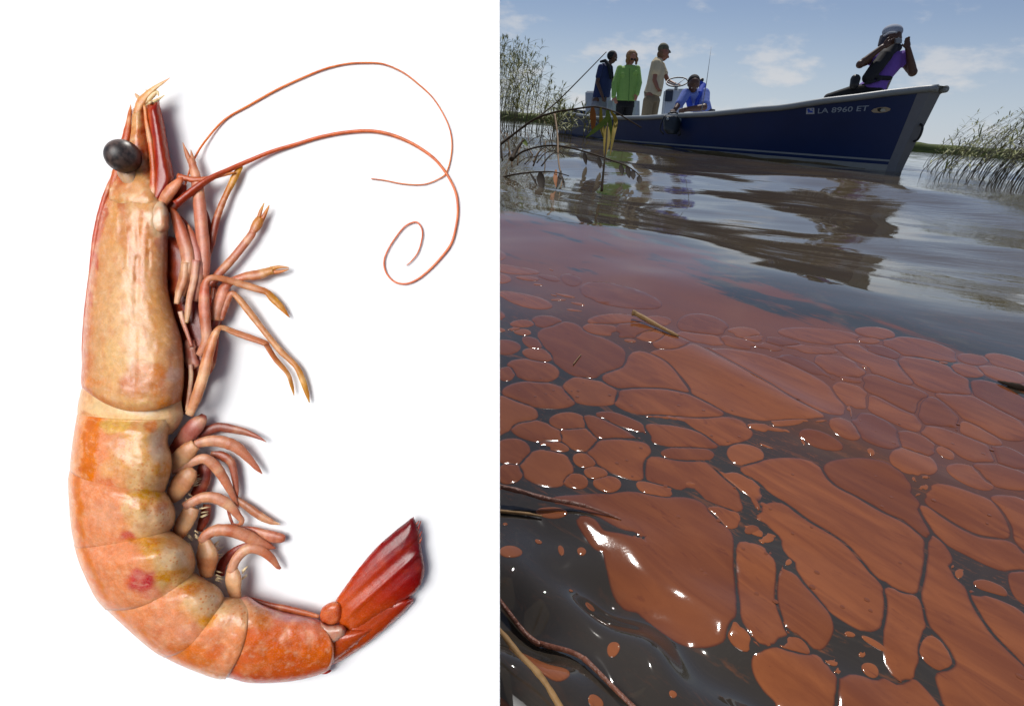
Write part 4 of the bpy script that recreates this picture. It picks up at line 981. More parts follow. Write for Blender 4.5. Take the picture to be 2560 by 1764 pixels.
bm = bmesh.new(); loft(bm, [(f5.p(640, 630), f5.p(845, 675), .15), (f5.p(600, 700), f5.p(842, 720), .16)]); limb(bm, [f5.p(740, 680, -.02), f5.p(520, 705, .03), f5.p(340, 750, .10)], [.11, .09, .07])
solid('trousers', bm, simple('cloth_black2', (26, 26, 28), .85), p5)
bm = bmesh.new(); limb(bm, [f5.p(575, 575, -.12), f5.p(565, 625, -.12)], [.06, .055]); solid('pouch', bm, black, p5)
pc = box('compact_camera', 'S', 945, 200, 1000, 250, f5.d-.30, .05, simple('camera_silver', (150, 150, 148), .35, .1, metal=.3), None, .006)
tag(pc, 'small silver camera held up to the face of the person on the bow', 'camera')

# ================================================================== WHITE BOARD WITH THE PRAWN
BD = 0.262                                  # distance of the board from the camera position
PXM = BD/F                                  # metres per survey unit on the board
def bp_(x, y, h=0.0): return at(x, y, BD-h*PXM)          # h: height above the board in survey units
bn = -fwd                                   # the board's face normal
board = empty('display_board', bp_(620, 1700)); bpy.context.view_layer.update()
tag(board, 'plain white display board leaning in the shallows with a prawn mounted on it', 'board')
wb, t, b = new_mat('white_board')
tcn = tn('ShaderNodeTexCoord'); nn_ = tnoise(tcn.outputs['Object'], 30, 4)
t.links.new(tmix(nn_, (0.86, 0.86, 0.86), (0.88, 0.88, 0.88)), b.inputs['Base Color']); b.inputs['Roughness'].default_value = 0.85; b.inputs['Specular IOR Level'].default_value = 0.1
EDGE = 1249.3
c4 = [bp_(-140, -120), bp_(EDGE, -120), bp_(EDGE, 1900), bp_(-140, 1900)]
bm = bmesh.new(); vs = [bm.verts.new(q) for q in c4]+[bm.verts.new(q+fwd*0.005) for q in c4]
for f in ((3, 2, 1, 0), (4, 5, 6, 7), (0, 1, 5, 4), (1, 2, 6, 5), (2, 3, 7, 6), (3, 0, 4, 7)): bm.faces.new([vs[i] for i in f])
bm_obj('panel', bm, wb, board, False)
wood = simple('stake_wood', (120, 92, 62), .7, .3, 20)
for x in (150, 950):
    a = bp_(x, 300)+fwd*.010; e = bp_(x, 1700)+fwd*.010; e2 = e+(e-a).normalized()*0.10
    v, f = sweep([a, e, e2], [.005, .005, .003], 6); link('stake', pyd(v, f), wood, board)

# ---- prawn materials
def shell_mat(name, rough=0.32, dots=True, sss=0.12, bump=0.25, bsc=900):
    global t
    m, t, b = new_mat(name)
    ca = tn('ShaderNodeAttribute'); ca.attribute_name = 'Col'; tcn = tn('ShaderNodeTexCoord')
    geo = tn('ShaderNodeNewGeometry')
    n1_ = tnoise(geo.outputs['Position'], 320, 6, 0.65, 0.4); n2_ = tnoise(geo.outputs['Position'], 1500, 3, 0.6)
    hv = tn('ShaderNodeHueSaturation'); t.links.new(ca.outputs['Color'], hv.inputs['Color'])
    t.links.new(tmr(n1_, 0.25, 0.75, 0.86, 1.12), hv.inputs['Value']); t.links.new(tmr(n2_, 0.3, 0.7, 0.95, 1.08), hv.inputs['Saturation'])
    colr = hv.outputs[0]
    if dots:
        vo = tn('ShaderNodeTexVoronoi'); vo.inputs['Scale'].default_value = 560; t.links.new(geo.outputs['Position'], vo.inputs['Vector'])
        sp_ = tm('MULTIPLY', tmr(vo.outputs['Distance'], 0.18, 0.36, 1.0, 0.0), ca.outputs['Alpha'])
        colr = tmix(tm('MULTIPLY', sp_, 0.9), colr, lin((196, 104, 42)))
    t.links.new(colr, b.inputs['Base Color'])
    b.inputs['Roughness'].default_value = rough; b.inputs['IOR'].default_value = 1.45
    b.inputs['Subsurface Weight'].default_value = sss; b.inputs['Subsurface Radius'].default_value = (1.0, 0.45, 0.2); b.inputs['Subsurface Scale'].default_value = 0.003; b.inputs['Coat Weight'].default_value = 0.10; b.inputs['Coat Roughness'].default_value = 0.18
    bp = tn('ShaderNodeBump'); bp.inputs['Strength'].default_value = bump; bp.inputs['Distance'].default_value = 0.0006
    t.links.new(tm('ADD', n1_, tm('MULTIPLY', n2_, 0.4)), bp.inputs['Height']); t.links.new(bp.outputs[0], b.inputs['Normal'])
    return m
shell = shell_mat('prawn_shell', 0.25, True, 0.32, 0.22); legm = shell_mat('prawn_leg', 0.34, False, 0.25, 0.35)
prawn = empty('prawn', bp_(330, 1000)); bpy.context.view_layer.update()
tag(prawn, 'whole cooked orange prawn with long curling feelers on the white board', 'prawn')
def setcol(me, cols, gain=0.80):
    cols = np.asarray(cols, np.float32).reshape(-1, 4).copy(); lum = cols[:, :3].mean(1, keepdims=True)
    cols[:, :3] = np.clip(lum+(cols[:, :3]-lum)*1.10, 0.002, 1)*gain
    a = me.color_attributes.new('Col', 'FLOAT_COLOR', 'POINT'); a.data.foreach_set('color', np.asarray(cols, np.float32).ravel())
def nz(x, y, f_, sd_=0.0): return noise.fractal(Vector((x*f_, y*f_, sd_)), 1.0, 2.0, 4)
def paint(x, y, base, patches, dotamt=0.0):
    """pigment of the shell at survey point x, y: base colour, then soft patches (crop, cx, cy, rx, ry, colour, strength[, dots])"""
    c = np.array(lin(base)); dts = dotamt
    wx = x+14*nz(x, y, .02, 1.0); wy = y+14*nz(x, y, .02, 7.0)
    for p in patches:
        k, cx, cy, rx, ry, colr, stg = p[:7]; X, Y = s(k, cx, cy); z_ = CROPS[k][2]
        d = math.hypot((wx-X)/(rx/z_), (wy-Y)/(ry/z_))
        q = max(0.0, min(1.0, (1.25-d)/0.6)); q = q*q*(3-2*q)*stg
        if q > 0:
            c = c*(1-q)+np.array(lin(colr))*q
            if len(p) > 7: dts = dts*(1-q)+p[7]*q
    v1 = nz(x, y, .033, 41); v2 = nz(x, y, .09, 43); v3 = nz(x, y*0.55, .06, 47)
    c = c*(1-.30*max(0, min(1, 1.5*v1)))+np.array(lin((246, 200, 160)))*.30*max(0, min(1, 1.5*v1))
    q = .28*max(0, min(1, -1.6*v3)); c = c*(1-q)+np.array(lin((206, 98, 48)))*q
    q = .30*max(0, min(1, 2.4*(v2-.25))); c = c*(1-q)+np.array(lin((244, 214, 180)))*q
    return c, dts
def body(name, rows, nst, base_fn, patches, parent=prawn, hfac=0.34, nth=56, lift=0.55, bulge=None, mat=None, hmax=None, taper_end=0.0, taper_start=0.0):
    """loft between the back edge D and the belly edge V; rows: (Dx, Dy, Vx, Vy, sag along the body)"""
    cr = catmull(rows, nst); V, Fc, Cc = [], [], []
    back = 14
    ths = [math.pi*i/nth for i in range(nth+1)]+[math.pi+math.pi*i/back for i in range(1, back)]
    n = len(ths); last = len(cr)-1
    for i, (dx, dy, vx, vy, sg) in enumerate(cr):
        D = np.array((dx, dy)); Vv = np.array((vx, vy)); M = (D+Vv)/2; e = (Vv-D)/2; wd = 2*np.hypot(*e)
        H_ = wd*hfac if hmax is None else min(wd*hfac, hmax)
        if taper_end:
            q = min(1.0, (last-i)/(0.12*last+1e-6)); H_ *= (1-taper_end)+taper_end*math.sqrt(max(0, q*(2-q)))
        if taper_start:
            q = min(1.0, i/(0.35*last)); H_ *= (1-taper_start)+taper_start*q*q*(3-2*q)
        ax = np.array((-e[1], e[0]))/(np.hypot(*e)+1e-9)      # along the body, towards the tail
        for th in ths:
            c_ = -math.cos(th); sn = math.sin(th)
            pp = M+e*c_+ax*sg*(1-c_*c_)
            h = lift*H_+ (H_*abs(sn)**0.85 if sn >= 0 else -lift*H_*0.97*abs(sn)**0.7)
            if bulge is not None and sn > 0: h += bulge(pp[0], pp[1])*sn
            V.append(bp_(pp[0], pp[1], h))
            c3, dts = paint(pp[0], pp[1], base_fn((c_+1)/2+0.035*nz(pp[0], pp[1], .02, 21), i/last), patches(( c_+1)/2, i/last) if callable(patches) else patches)
            if name != 'membrane' and i > last*0.955:
                q_ = .55*min(1, (i-last*0.955)/(last*0.03)); c3 = c3*(1-q_)+np.array(lin((178, 92, 44)))*q_
            dd_ = dts if not isinstance(dts, tuple) else 0
            Cc.append((*c3, dd_))
    for i in range(len(cr)-1):
        for k in range(n):
            a = i*n+k; c = i*n+(k+1) % n; Fc.append((a, a+n, c+n, c))
    Fc.append(tuple(range(n))); Fc.append(tuple(range(len(cr)*n-1, (len(cr)-1)*n-1, -1)))
    me = pyd(V, Fc); setcol(me, Cc); return link(name, me, mat or shell, parent)
def mixc3(a, c, q): return tuple(a[i]*(1-q)+c[i]*q for i in range(3))
def ramp(x, stops):
    if x <= stops[0][0]: return stops[0][1]
    for (x0, c0), (x1, c1) in zip(stops, stops[1:]):
        if x <= x1: return mixc3(c0, c1, (x-x0)/(x1-x0))
    return stops[-1][1]
def limbp(name, k, pts, cols, h, mat=None, parent=prawn, sides=10, flat=0.5, n=7, jag=0.07):
    """appendage: pts (x, y, full width) in a crop; cols: list of colours spread along it; h: height(s) above the board"""
    if name == 'swimmeret_base': flat = .34
    z_ = CROPS[k][2]; hs_ = h if isinstance(h, (list, tuple)) else [h]*len(pts)
    c = catmull([(*s(k, p[0], p[1]), p[2]/z_, hh) for p, hh in zip(pts, hs_)], n)
    P, Rr, Cc = [], [], []
    m = len(c)
    for i, (x, y, w_, hh) in enumerate(c):
        P.append(bp_(x, y, hh)); r_ = max(1.0, w_/2+0.25)*(1+jag*nz(x, y, .08, 2))*(BD-hh*PXM)/F
        Rr.append(r_)
        q = i/(m-1)*(len(cols)-1); a = min(int(q), len(cols)-2) if len(cols) > 1 else 0
        cc = mixc3(cols[a], cols[min(a+1, len(cols)-1)], q-a); cc = mixc3(cc, (158, 70, 38), max(0, min(1, 0.6*nz(x, y, .022, 5)))); cc = mixc3(cc, (238, 200, 160), max(0, min(.6, 0.8*nz(x, y, .028, 15)))) if jag else cc
        Cc += [(*lin(cc), 0)]*sides
    v, f = sweep(P, Rr, sides, flat, upv=bn); me = pyd(v, f); setcol(me, Cc, 0.88); return link(name, me, mat or legm, parent)
def slab(name, k, pts, h0, h1, colfn, mat=None, parent=prawn, n=5, step=7.0, ridge=None):
    """leaf-like plate: domed sheet over an outline, with a back face"""
    q = closed_catmull([s(k, *p) for p in pts], n); P = np.array(q)
    if poly_area(P) < 0: P = P[::-1]
    nn2 = len(P); P3 = [Vector(p) for p in P]
    X0, X1, Y0, Y1 = P[:, 0].min(), P[:, 0].max(), P[:, 1].min(), P[:, 1].max()
    gxx, gyy = np.meshgrid(np.arange(X0, X1, step), np.arange(Y0, Y1, step)); X, Y = gxx.ravel(), gyy.ravel(); ok = inside_poly(X, Y, P)
    dm = np.array([np.sqrt(np.min((P[:, 0]-a)**2+(P[:, 1]-c)**2)) for a, c in zip(X[ok], Y[ok])])
    pts2 = P3[:]; dst = [0.0]*nn2
    for a, c, d in zip(X[ok], Y[ok], dm):
        if d > step*0.45: pts2.append(Vector((a, c))); dst.append(d)
    res = delaunay_2d_cdt(pts2, [], [list(range(nn2))], 1, 1e-6); vs2, fs2, org = res[0], res[2], res[3]
    wmax = max(dst+[1e-3]); V, Cc, bk = [], [], []
    for v_, o_ in zip(vs2, org):
        d = dst[o_[0]] if o_ else 0; q_ = min(1, d/(wmax*0.75)); dome = math.sqrt(max(0, q_*(2-q_)))
        rd = ridge(v_.x, v_.y) if ridge else 0
        V.append(bp_(v_.x, v_.y, h0+(h1-h0)*dome+rd*min(1, d/6))); bk.append(bp_(v_.x, v_.y, max(0.5, h0-4-5*dome)))
        Cc.append((*lin(colfn(v_.x, v_.y, d)), 0))
    nv = len(V); Fc = [tuple(f)[::-1] for f in fs2]+[tuple(i+nv for i in f) for f in fs2]
    cnt = {}
    for f in fs2:
        for a, c in zip(f, list(f[1:])+[f[0]]): cnt[(a, c)] = 1
    for (a, c) in list(cnt):
        if (c, a) not in cnt: Fc.append((a, c, c+nv, a+nv))
    me = pyd(V+bk, Fc); setcol(me, Cc+Cc); return link(name, me, mat or shell, parent)

# ---- inner flesh between carapace and legs
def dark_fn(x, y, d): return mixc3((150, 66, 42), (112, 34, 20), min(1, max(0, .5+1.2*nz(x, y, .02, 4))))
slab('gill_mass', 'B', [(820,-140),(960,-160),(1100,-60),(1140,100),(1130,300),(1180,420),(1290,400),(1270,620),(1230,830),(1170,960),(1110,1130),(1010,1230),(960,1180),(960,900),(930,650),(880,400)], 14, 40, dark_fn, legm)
# ---- tail, back to front
def tail_fn(x, y, d):
    X, Y = (x-150)*2.316, (y-1250)*2.316; q = ((X-1600)*0.75+(640-Y)*0.65)/620
    c = ramp(q+0.10*nz(x, y, .012, 3), [(0.0, (206, 96, 54)), (0.3, (186, 68, 36)), (0.55, (160, 40, 22)), (0.8, (130, 20, 12)), (1.05, (104, 12, 9))])
    e = abs((Y-690)+0.93*(X-1640)); st_ = math.exp(-((((X-1700)*0.66+(Y-560)*0.75)-0)/26)**2)
    return mixc3(c, (222, 120, 88), 0.35*max(0, nz(x, y, .03, 9))+0.25*st_*max(0, 1-q))
def tail_ridge(x, y):
    X, Y = (x-150)*2.316, (y-1250)*2.316; u_ = (X-1650)*0.66+(Y-640)*0.75
    return 4*math.exp(-((u_-30)/16)**2)-2.5*math.exp(-((u_+20)/20)**2)+2*math.exp(-((u_-110)/30)**2)+0.35*math.sin(u_*0.16+0.004*(X+Y))
def lower_fn(x, y, d): return mixc3(tail_fn(x, y, d), (150, 50, 26), .35)
slab('uropod', 'E', [(1535,955),(1540,870),(1570,790),(1690,700),(1850,600),(1960,560),(2048,574),(2000,640),(1930,705),(1800,815),(1690,890),(1610,938)], 16, 40, lower_fn, ridge=tail_ridge)
slab('uropod', 'E', [(1588,600),(1650,500),(1740,380),(1830,275),(1930,185),(2000,130),(2042,100),(2062,130),(2078,165),(2086,230),(2094,290),(2110,380),(2104,450),(2060,530),(1960,600),(1850,665),(1760,725),(1690,755),(1630,730),(1600,670)], 32, 54, tail_fn, ridge=tail_ridge)
slab('telson', 'E', [(1470,700),(1600,735),(1760,735),(1830,720),(1760,800),(1640,900),(1540,968),(1480,985)], 24, 56, lower_fn)
for a, c in (((2040,112),(2047,96)), ((2062,140),(2078,118)), ((2074,165),(2090,118)), ((2082,205),(2095,178)), ((2086,235),(2096,212)), ((2010,590),(2048,573))):
    limbp('tail_spine', 'E', [(a[0]-10, a[1]+14, 20), (a[0], a[1], 12), (*c, 1)], [(150, 30, 18), (120, 20, 12)], 34, sides=6, n=3)
def gris(x, y, d): return mixc3((216, 178, 158), (186, 110, 84), min(1, max(0, .4+nz(x, y, .06, 2))))
slab('tail_joint', 'E', [(1500,700),(1560,720),(1640,720),(1660,770),(1610,820),(1560,840),(1510,790)], 40, 66, gris)
slab('tail_joint', 'E', [(1504,670),(1520,620),(1570,588),(1620,590),(1636,640),(1620,700),(1570,722),(1520,708)], 40, 56, lambda x, y, d: mixc3((216, 124, 86), (196, 90, 58), min(1, max(0, .5+nz(x, y, .05, 2)))))
# ---- abdomen
OR, PK, CR, YL, RD = (226, 128, 62), (236, 152, 112), (226, 186, 134), (216, 158, 62), (196, 52, 62)
def seg_base(stripe_a, stripe_b, belly=0.48):
    def fn(q, t_):
        q = q + (0.06*(t_-.3)*(1 if q > stripe_a else 0) if stripe_b > .2 else 0)
        c = ramp(q, [(0, (238, 168, 120)), (stripe_a, (238, 156, 100)), (stripe_a+.02, (224, 118, 36)), (stripe_b, (226, 124, 46)), (stripe_b+.025, (238, 154, 112)), (belly, (236, 156, 112)), (belly+.16, (226, 180, 124)), (1, (220, 176, 132))])
        return c
    return fn
def seam_dark(t_, lo=.035): return 0
AB = [('D', 560, 440, 190, 160, (226, 170, 104), .8, .9), ('D', 640, 790, 150, 70, (214, 152, 44), .85, .9), ('D', 440, 240, 130, 60, (226, 186, 100), .8, .6), ('D', 730, 420, 90, 110, (220, 184, 156), .9, .35),
      ('D', 700, 270, 50, 55, (208, 108, 46), .75, .6), ('D', 440, 400, 60, 60, (216, 124, 74), .6, .9), ('D', 390, 590, 90, 80, (236, 180, 124), .7, .3), ('D', 780, 600, 70, 60, (210, 140, 60), .7, 1), ('D', 620, 650, 120, 90, (228, 184, 134), .7, .8),
      ('D', 350, 690, 70, 30, (222, 120, 84), .6), ('D', 560, 890, 90, 110, (228, 190, 140), .8, .5), ('D', 660, 870, 110, 60, (212, 140, 50), .7, .9), ('D', 760, 960, 110, 100, (226, 186, 146), .85, .8), ('D', 780, 880, 60, 50, (200, 110, 64), .6, .8), ('D', 350, 930, 120, 120, (236, 172, 138), .6),
      ('D', 520, 1105, 70, 42, (206, 82, 76), .8), ('D', 660, 1140, 150, 45, (214, 142, 40), .85, .9), ('D', 620, 1010, 60, 60, (232, 194, 150), .7, .4), ('D', 860, 1270, 110, 90, (228, 192, 152), .85, .8), ('D', 680, 1220, 110, 60, (214, 150, 58), .8, .9), ('D', 860, 1170, 50, 40, (204, 128, 72), .5, .6),
      ('D', 840, 1410, 140, 45, (216, 146, 44), .85, .9), ('D', 620, 1440, 112, 95, RD, .97), ('D', 600, 1390, 60, 40, (222, 130, 120), .5), ('D', 700, 1540, 90, 50, (226, 130, 110), .6), ('D', 500, 1260, 150, 80, (238, 158, 116), .5),
      ('E', 760, 520, 110, 60, (204, 122, 44), .8, .9), ('E', 850, 590, 110, 80, (226, 186, 144), .85, .9), ('E', 720, 470, 80, 40, (228, 190, 130), .7, .6), ('E', 880, 690, 90, 40, (222, 148, 54), .8, .7), ('E', 660, 560, 60, 70, (234, 168, 132), .7),
      ('E', 1060, 660, 110, 90, (228, 170, 128), .85, .9), ('E', 1180, 680, 50, 60, (220, 130, 60), .7, .6), ('E', 960, 740, 60, 70, (232, 170, 130), .6, .3), ('E', 620, 680, 100, 60, (238, 160, 122), .7), ('E', 560, 750, 60, 40, (214, 110, 76), .5),
      ('E', 740, 770, 70, 60, (238, 168, 138), .7), ('E', 760, 900, 160, 70, (228, 118, 44), .8), ('E', 900, 860, 60, 40, (214, 96, 40), .7), ('E', 850, 780, 150, 40, (240, 152, 112), .6)]
def bul(x, y):
    h = 0
    for (X, Y, r_, a) in ((388,1120,34,12),(352,1100,40,7),(404,1172,30,9),(360,1190,40,7),(397,1292,40,13),(340,1275,30,6),(430,1392,40,13),(372,1385,32,6),(517,1505,46,13),(470,1475,30,7),(607,1535,46,9),(352,1448,36,6)):
        h += 0.6*a*math.exp(-((x-X)/r_)**2-((y-Y)/r_)**2)
    return h+2.2*nz(x, y, .03, 6)
pm = lambda q, t_: AB
# drawn from the tail forward: each shell overlaps the one behind it
body('abdomen_segment', [(560,1697,600,1492,-10),(572,1693,620,1490,-6),(625,1706,655,1510,0),(711,1704,705,1527,0),(770,1694,760,1538,6),(808,1682,796,1548,18),(822,1676,800,1556,26)], 12,
     lambda q, t_: ramp(q, [(0, (196, 70, 34)), (.08, (214, 92, 46)), (.35, (222, 110, 54)), (.6, (222, 112, 66)), (.85, (228, 140, 110)), (1, (206, 138, 140))]),
     [('E', 1060, 660, 110, 90, (228, 168, 124), .85, .9), ('E', 1180, 690, 50, 60, (220, 126, 60), .7, .6), ('E', 1350, 670, 120, 30, (214, 158, 156), .6), ('E', 1330, 920, 70, 50, (196, 76, 32), .6), ('E', 1150, 880, 90, 40, (204, 88, 38), .6), ('E', 1300, 770, 120, 40, (226, 118, 74), .7), ('E', 1440, 760, 60, 60, (230, 140, 112), .7), ('E', 1120, 960, 100, 30, (226, 130, 76), .6), ('E', 1250, 840, 220, 14, (170, 60, 30), .25)],
     hfac=.36, bulge=bul, taper_end=.34, taper_start=.16)
body('abdomen_segment', [(400,1636,556,1490,0),(440,1657,580,1492,0),(500,1682,600,1494,4),(540,1695,612,1496,10),(563,1697,622,1500,22)], 12, seg_base(.02, .05, .62), pm, hfac=.36, bulge=bul, taper_end=.06, taper_start=.16)
body('abdomen_segment', [(255,1512,484,1428,-6),(300,1555,515,1448,0),(350,1600,545,1466,6),(385,1628,560,1490,16),(411,1643,562,1520,26)], 14, seg_base(.03, .07, .5), pm, hfac=.36, bulge=bul, taper_end=.06, taper_start=.16)
body('abdomen_segment', [(184,1360,424,1322,-8),(196,1402,476,1362,0),(215,1447,489,1404,8),(238,1493,484,1432,18),(264,1524,480,1444,26)], 14, seg_base(.045, .10, .5), pm, hfac=.35, bulge=bul, taper_end=.06, taper_start=.16)
body('abdomen_segment', [(175,1172,410,1222,-10),(170,1200,425,1245,0),(172,1257,438,1275,4),(178,1322,436,1308,6),(188,1372,416,1336,10)], 14, seg_base(.05, .11, .5), pm, hfac=.34, bulge=bul, taper_end=.06, taper_start=.16)
body('abdomen_segment', [(192,1036,436,1046,8),(188,1060,428,1066,4),(183,1090,420,1102,0),(178,1130,430,1142,4),(175,1160,429,1176,10),(176,1180,411,1234,26)], 13, seg_base(.10, .26, .5), pm, hfac=.34, bulge=bul, taper_end=.06, taper_start=.16)
# dark lower edge of the last segment
limbp('belly_edge', 'E', [(1070,556,10),(1140,590,44),(1220,612,40),(1300,626,40),(1400,648,36),(1500,672,20)], [(142, 58, 34), (160, 78, 52), (196, 120, 84)], 40)
slab('segment_spine', 'E', [(1500,1000),(1530,985),(1545,960),(1550,975),(1572,985),(1540,1005)], 24, 36, lambda x, y, d: (176, 50, 24))
# soft membrane behind the carapace
body('membrane', [(210,950,452,985,0),(200,985,455,1012,6),(194,1015,458,1040,10),(193,1040,446,1066,14),(192,1052,430,1085,14)], 10, lambda q, t_: ramp(q, [(0, (238, 186, 140)), (.2, (240, 206, 156)), (.6, (238, 208, 158)), (1, (222, 180, 136))]),
     [('B', 240, 1130, 30, 30, (214, 150, 90), .5), ('B', 930, 1290, 90, 60, (220, 176, 136), .6), ('B', 230, 1230, 80, 12, (206, 120, 60), .5)], hfac=.235)
# ---- carapace
CP = [('B', 680, 950, 230, 140, (204, 130, 78), .85), ('B', 560, 1000, 90, 90, (212, 138, 100), .6), ('B', 900, 1000, 130, 110, (206, 146, 112), .7), ('B', 600, 1190, 320, 50, (232, 196, 136), .8), ('B', 760, 900, 60, 90, (212, 128, 64), .6), ('B', 690, 880, 70, 60, (220, 140, 66), .5),
      ('B', 920, 560, 70, 260, (196, 140, 106), .7), ('B', 800, 450, 120, 260, (220, 160, 98), .6), ('B', 450, 500, 130, 300, (232, 188, 140), .6), ('B', 300, 700, 40, 300, (212, 158, 108), .6), ('B', 420, 800, 120, 160, (234, 190, 134), .6), ('B', 640, 130, 50, 110, (204, 128, 70), .7), ('B', 750, 760, 60, 70, (232, 188, 134), .5),
      ('B', 250, 980, 80, 40, (228, 140, 76), .7), ('B', 900, 920, 60, 50, (224, 190, 176), .5), ('B', 820, 1160, 70, 60, (220, 146, 80), .6), ('B', 540, 350, 40, 200, (228, 178, 126), .4),
      ('A', 600, 1060, 14, 160, (190, 96, 56), .8), ('A', 590, 1250, 10, 120, (186, 98, 56), .6), ('A', 690, 1300, 10, 110, (180, 90, 48), .7), ('A', 735, 1270, 9, 90, (184, 98, 54), .6), ('A', 520, 1400, 8, 8, (184, 98, 54), .4), ('A', 640, 1330, 40, 60, (196, 110, 52), .6), ('A', 530, 880, 26, 60, (232, 206, 176), .7), ('A', 660, 880, 30, 50, (236, 208, 176), .7), ('A', 700, 1060, 16, 90, (196, 110, 66), .7), ('A', 760, 1150, 90, 10, (186, 120, 66), .6), ('A', 640, 960, 12, 60, (238, 214, 180), .6),
      ('A', 410, 1010, 38, 120, (192, 86, 56), .85), ('A', 375, 1120, 24, 120, (190, 84, 54), .8), ('A', 455, 880, 26, 120, (206, 110, 66), .7), ('A', 365, 1320, 22, 70, (196, 90, 66), .8), ('A', 330, 1560, 18, 90, (196, 86, 62), .8), ('A', 480, 1050, 40, 230, (226, 160, 98), .6),
      ('A', 555, 940, 60, 60, (180, 92, 56), .7), ('A', 570, 1020, 50, 60, (206, 140, 104), .7), ('A', 600, 880, 60, 60, (214, 178, 140), .6), ('A', 640, 1000, 60, 120, (222, 170, 118), .7), ('A', 660, 1150, 60, 130, (216, 134, 74), .7), ('A', 560, 1180, 40, 130, (204, 124, 72), .6), ('A', 700, 1230, 100, 70, (216, 140, 84), .6), ('A', 810, 1210, 50, 60, (190, 130, 112), .7), ('A', 790, 1080, 90, 90, (230, 196, 158), .8), ('A', 650, 1400, 50, 100, (200, 124, 66), .6), ('A', 620, 1200, 30, 80, (230, 176, 130), .6)]
def cbul(x, y):
    h = 7*math.exp(-((x-398)/30)**2-((y-535)/36)**2)
    q = abs((x-262)-(y-560)*(-0.09)); h -= 3.5*math.exp(-((x-(262-(y-600)*0.10))/9)**2)*(1 if y > 470 else 0)
    h -= 3*math.exp(-((x-(340-(y-760)*0.03))/8)**2)*(1 if y > 640 else 0)*0.6
    for (X, Y, rx, ry, a) in ((302,545,7,60,-5),(330,520,10,40,4),(345,600,6,40,-4),(318,630,5,40,3.5),(372,640,5,40,-4),(362,560,12,26,4),(300,500,14,16,-5),(322,488,10,14,4),(352,500,10,16,-3),(285,560,7,50,3)):
        h += 0.45*a*math.exp(-((x-X)/rx)**2-((y-Y)/ry)**2)
    return h+1.4*nz(x, y, .022, 12)+0.9*nz(x, y, .08, 15)
body('carapace', [(286,432,345,436,-6),(282,445,362,455,-4),(273,470,388,478,0),(262,500,412,500,0),(251,530,421,530,0),(242,580,421,580,0),(229,650,420,650,0),(219,715,420,715,0),(212,780,434,780,2),(207,850,454,846,6),(204,915,460,902,16),(202,950,460,955,30),(204,967,454,1000,44)], 12,
     lambda q, t_: ramp(q, [(0, (206, 122, 84)), (.05, (214, 136, 92)), (.12, (222, 164, 114)), (.35, (228, 178, 128)), (.7, (224, 168, 116)), (1, (204, 146, 108))]), CP, hfac=.30, nth=64, bulge=cbul, taper_end=.06)
for pts in ([(612,1312,6),(540,1400,7),(440,1512,4)], [(772,1215,5),(735,1310,7),(690,1392,6)], [(640,1180,5),(665,1290,7),(690,1390,6)], [(560,1040,6),(580,1200,7),(600,1310,5)], [(690,1100,6),(760,1155,9),(840,1128,6)], [(620,900,8),(640,1000,10),(700,1110,6)]):
    q = [s('A', p[0], p[1]) for p in pts]
    def hgt(x, y):
        Dx = np.interp(y, [432, 470, 530, 650, 780, 915], [286, 273, 251, 229, 212, 204]); Vx = np.interp(y, [432, 470, 530, 650, 780, 915], [345, 388, 421, 420, 434, 460]); wd = Vx-Dx; c_ = (x-Dx)/wd*2-1
        return .55*.30*wd+.30*wd*math.sqrt(max(0, 1-c_*c_))**.85+cbul(x, y)*math.sqrt(max(0, 1-c_*c_))
    limbp('carapace_ridge', 'A', pts, [(222, 158, 104), (206, 128, 76)], [hgt(*p)-2.0 for p in q], sides=6)
limbp('dorsal_crest', 'A', [(500,760,30),(468,830,38),(436,920,44),(410,1010,46),(388,1100,44),(364,1230,40),(345,1400,34),(322,1560,30),(303,1720,26),(290,1900,22),(284,2060,10)], [(206,116,70),(190,84,52),(186,76,50),(196,92,62),(190,82,58),(200,100,68),(208,122,84)], [36]*11, flat=.8)
# ---- head
def scale_fn(x, y, d):
    X, Y = (x-100)*2.66, (y-150)*2.66; q = (X-(700+(Y-300)*.045))/max(30, 92+(Y-300)*0.10)
    stp = .12*math.sin((X*0.5+Y*0.9)*0.25)
    return ramp(q+.06*nz(x, y, .03, 3), [(-.05, (216, 130, 78)), (.12, (206, 104, 60)), (.2, (168, 58, 34)), (.34, (196, 84, 50)), (.42, (156, 40, 20)), (.75+stp*.2, (150, 40, 20)), (1, (178, 76, 44))])
slab('antennal_scale', 'A', [(700,305),(745,282),(788,264),(800,310),(830,440),(850,560),(872,680),(892,790),(850,900),(800,960),(745,990),(700,985),(712,880),(728,740),(720,560),(706,420)], 26, 62, scale_fn)
limbp('scale_rib', 'A', [(694,300,16),(708,420,24),(734,560,34),(748,700,36),(752,820,44),(742,930,60),(724,985,40)], [(222, 146, 90), (200, 100, 60), (196, 92, 56), (214, 128, 84)], [52, 54, 57, 58, 59, 58, 54], flat=.4)
slab('scale_fringe', 'A', [(700,305),(715,280),(760,262),(790,250),(832,232),(806,258),(790,272),(750,292)], 44, 58, lambda x, y, d: (236, 206, 158))
slab('head_shell', 'A', [(596,345),(622,322),(655,300),(690,292),(706,420),(722,560),(744,740),(800,930),(760,1010),(660,1040),(540,1010),(455,930),(462,830),(500,735),(556,530),(580,430)], 24, 58, lambda x, y, d: mixc3(mixc3((226, 164, 110), (190, 92, 56), min(1, max(0, (.35+1.5*nz(x, y, .028, 8))*max(0, min(1, (500-y)/70))))), (234, 194, 150), min(1, max(0, 1.6*nz(x, y, .05, 31)))), ridge=lambda x, y: 16*max(0, min(1, (y-425)/70))+1.5*nz(x, y, .06, 3))
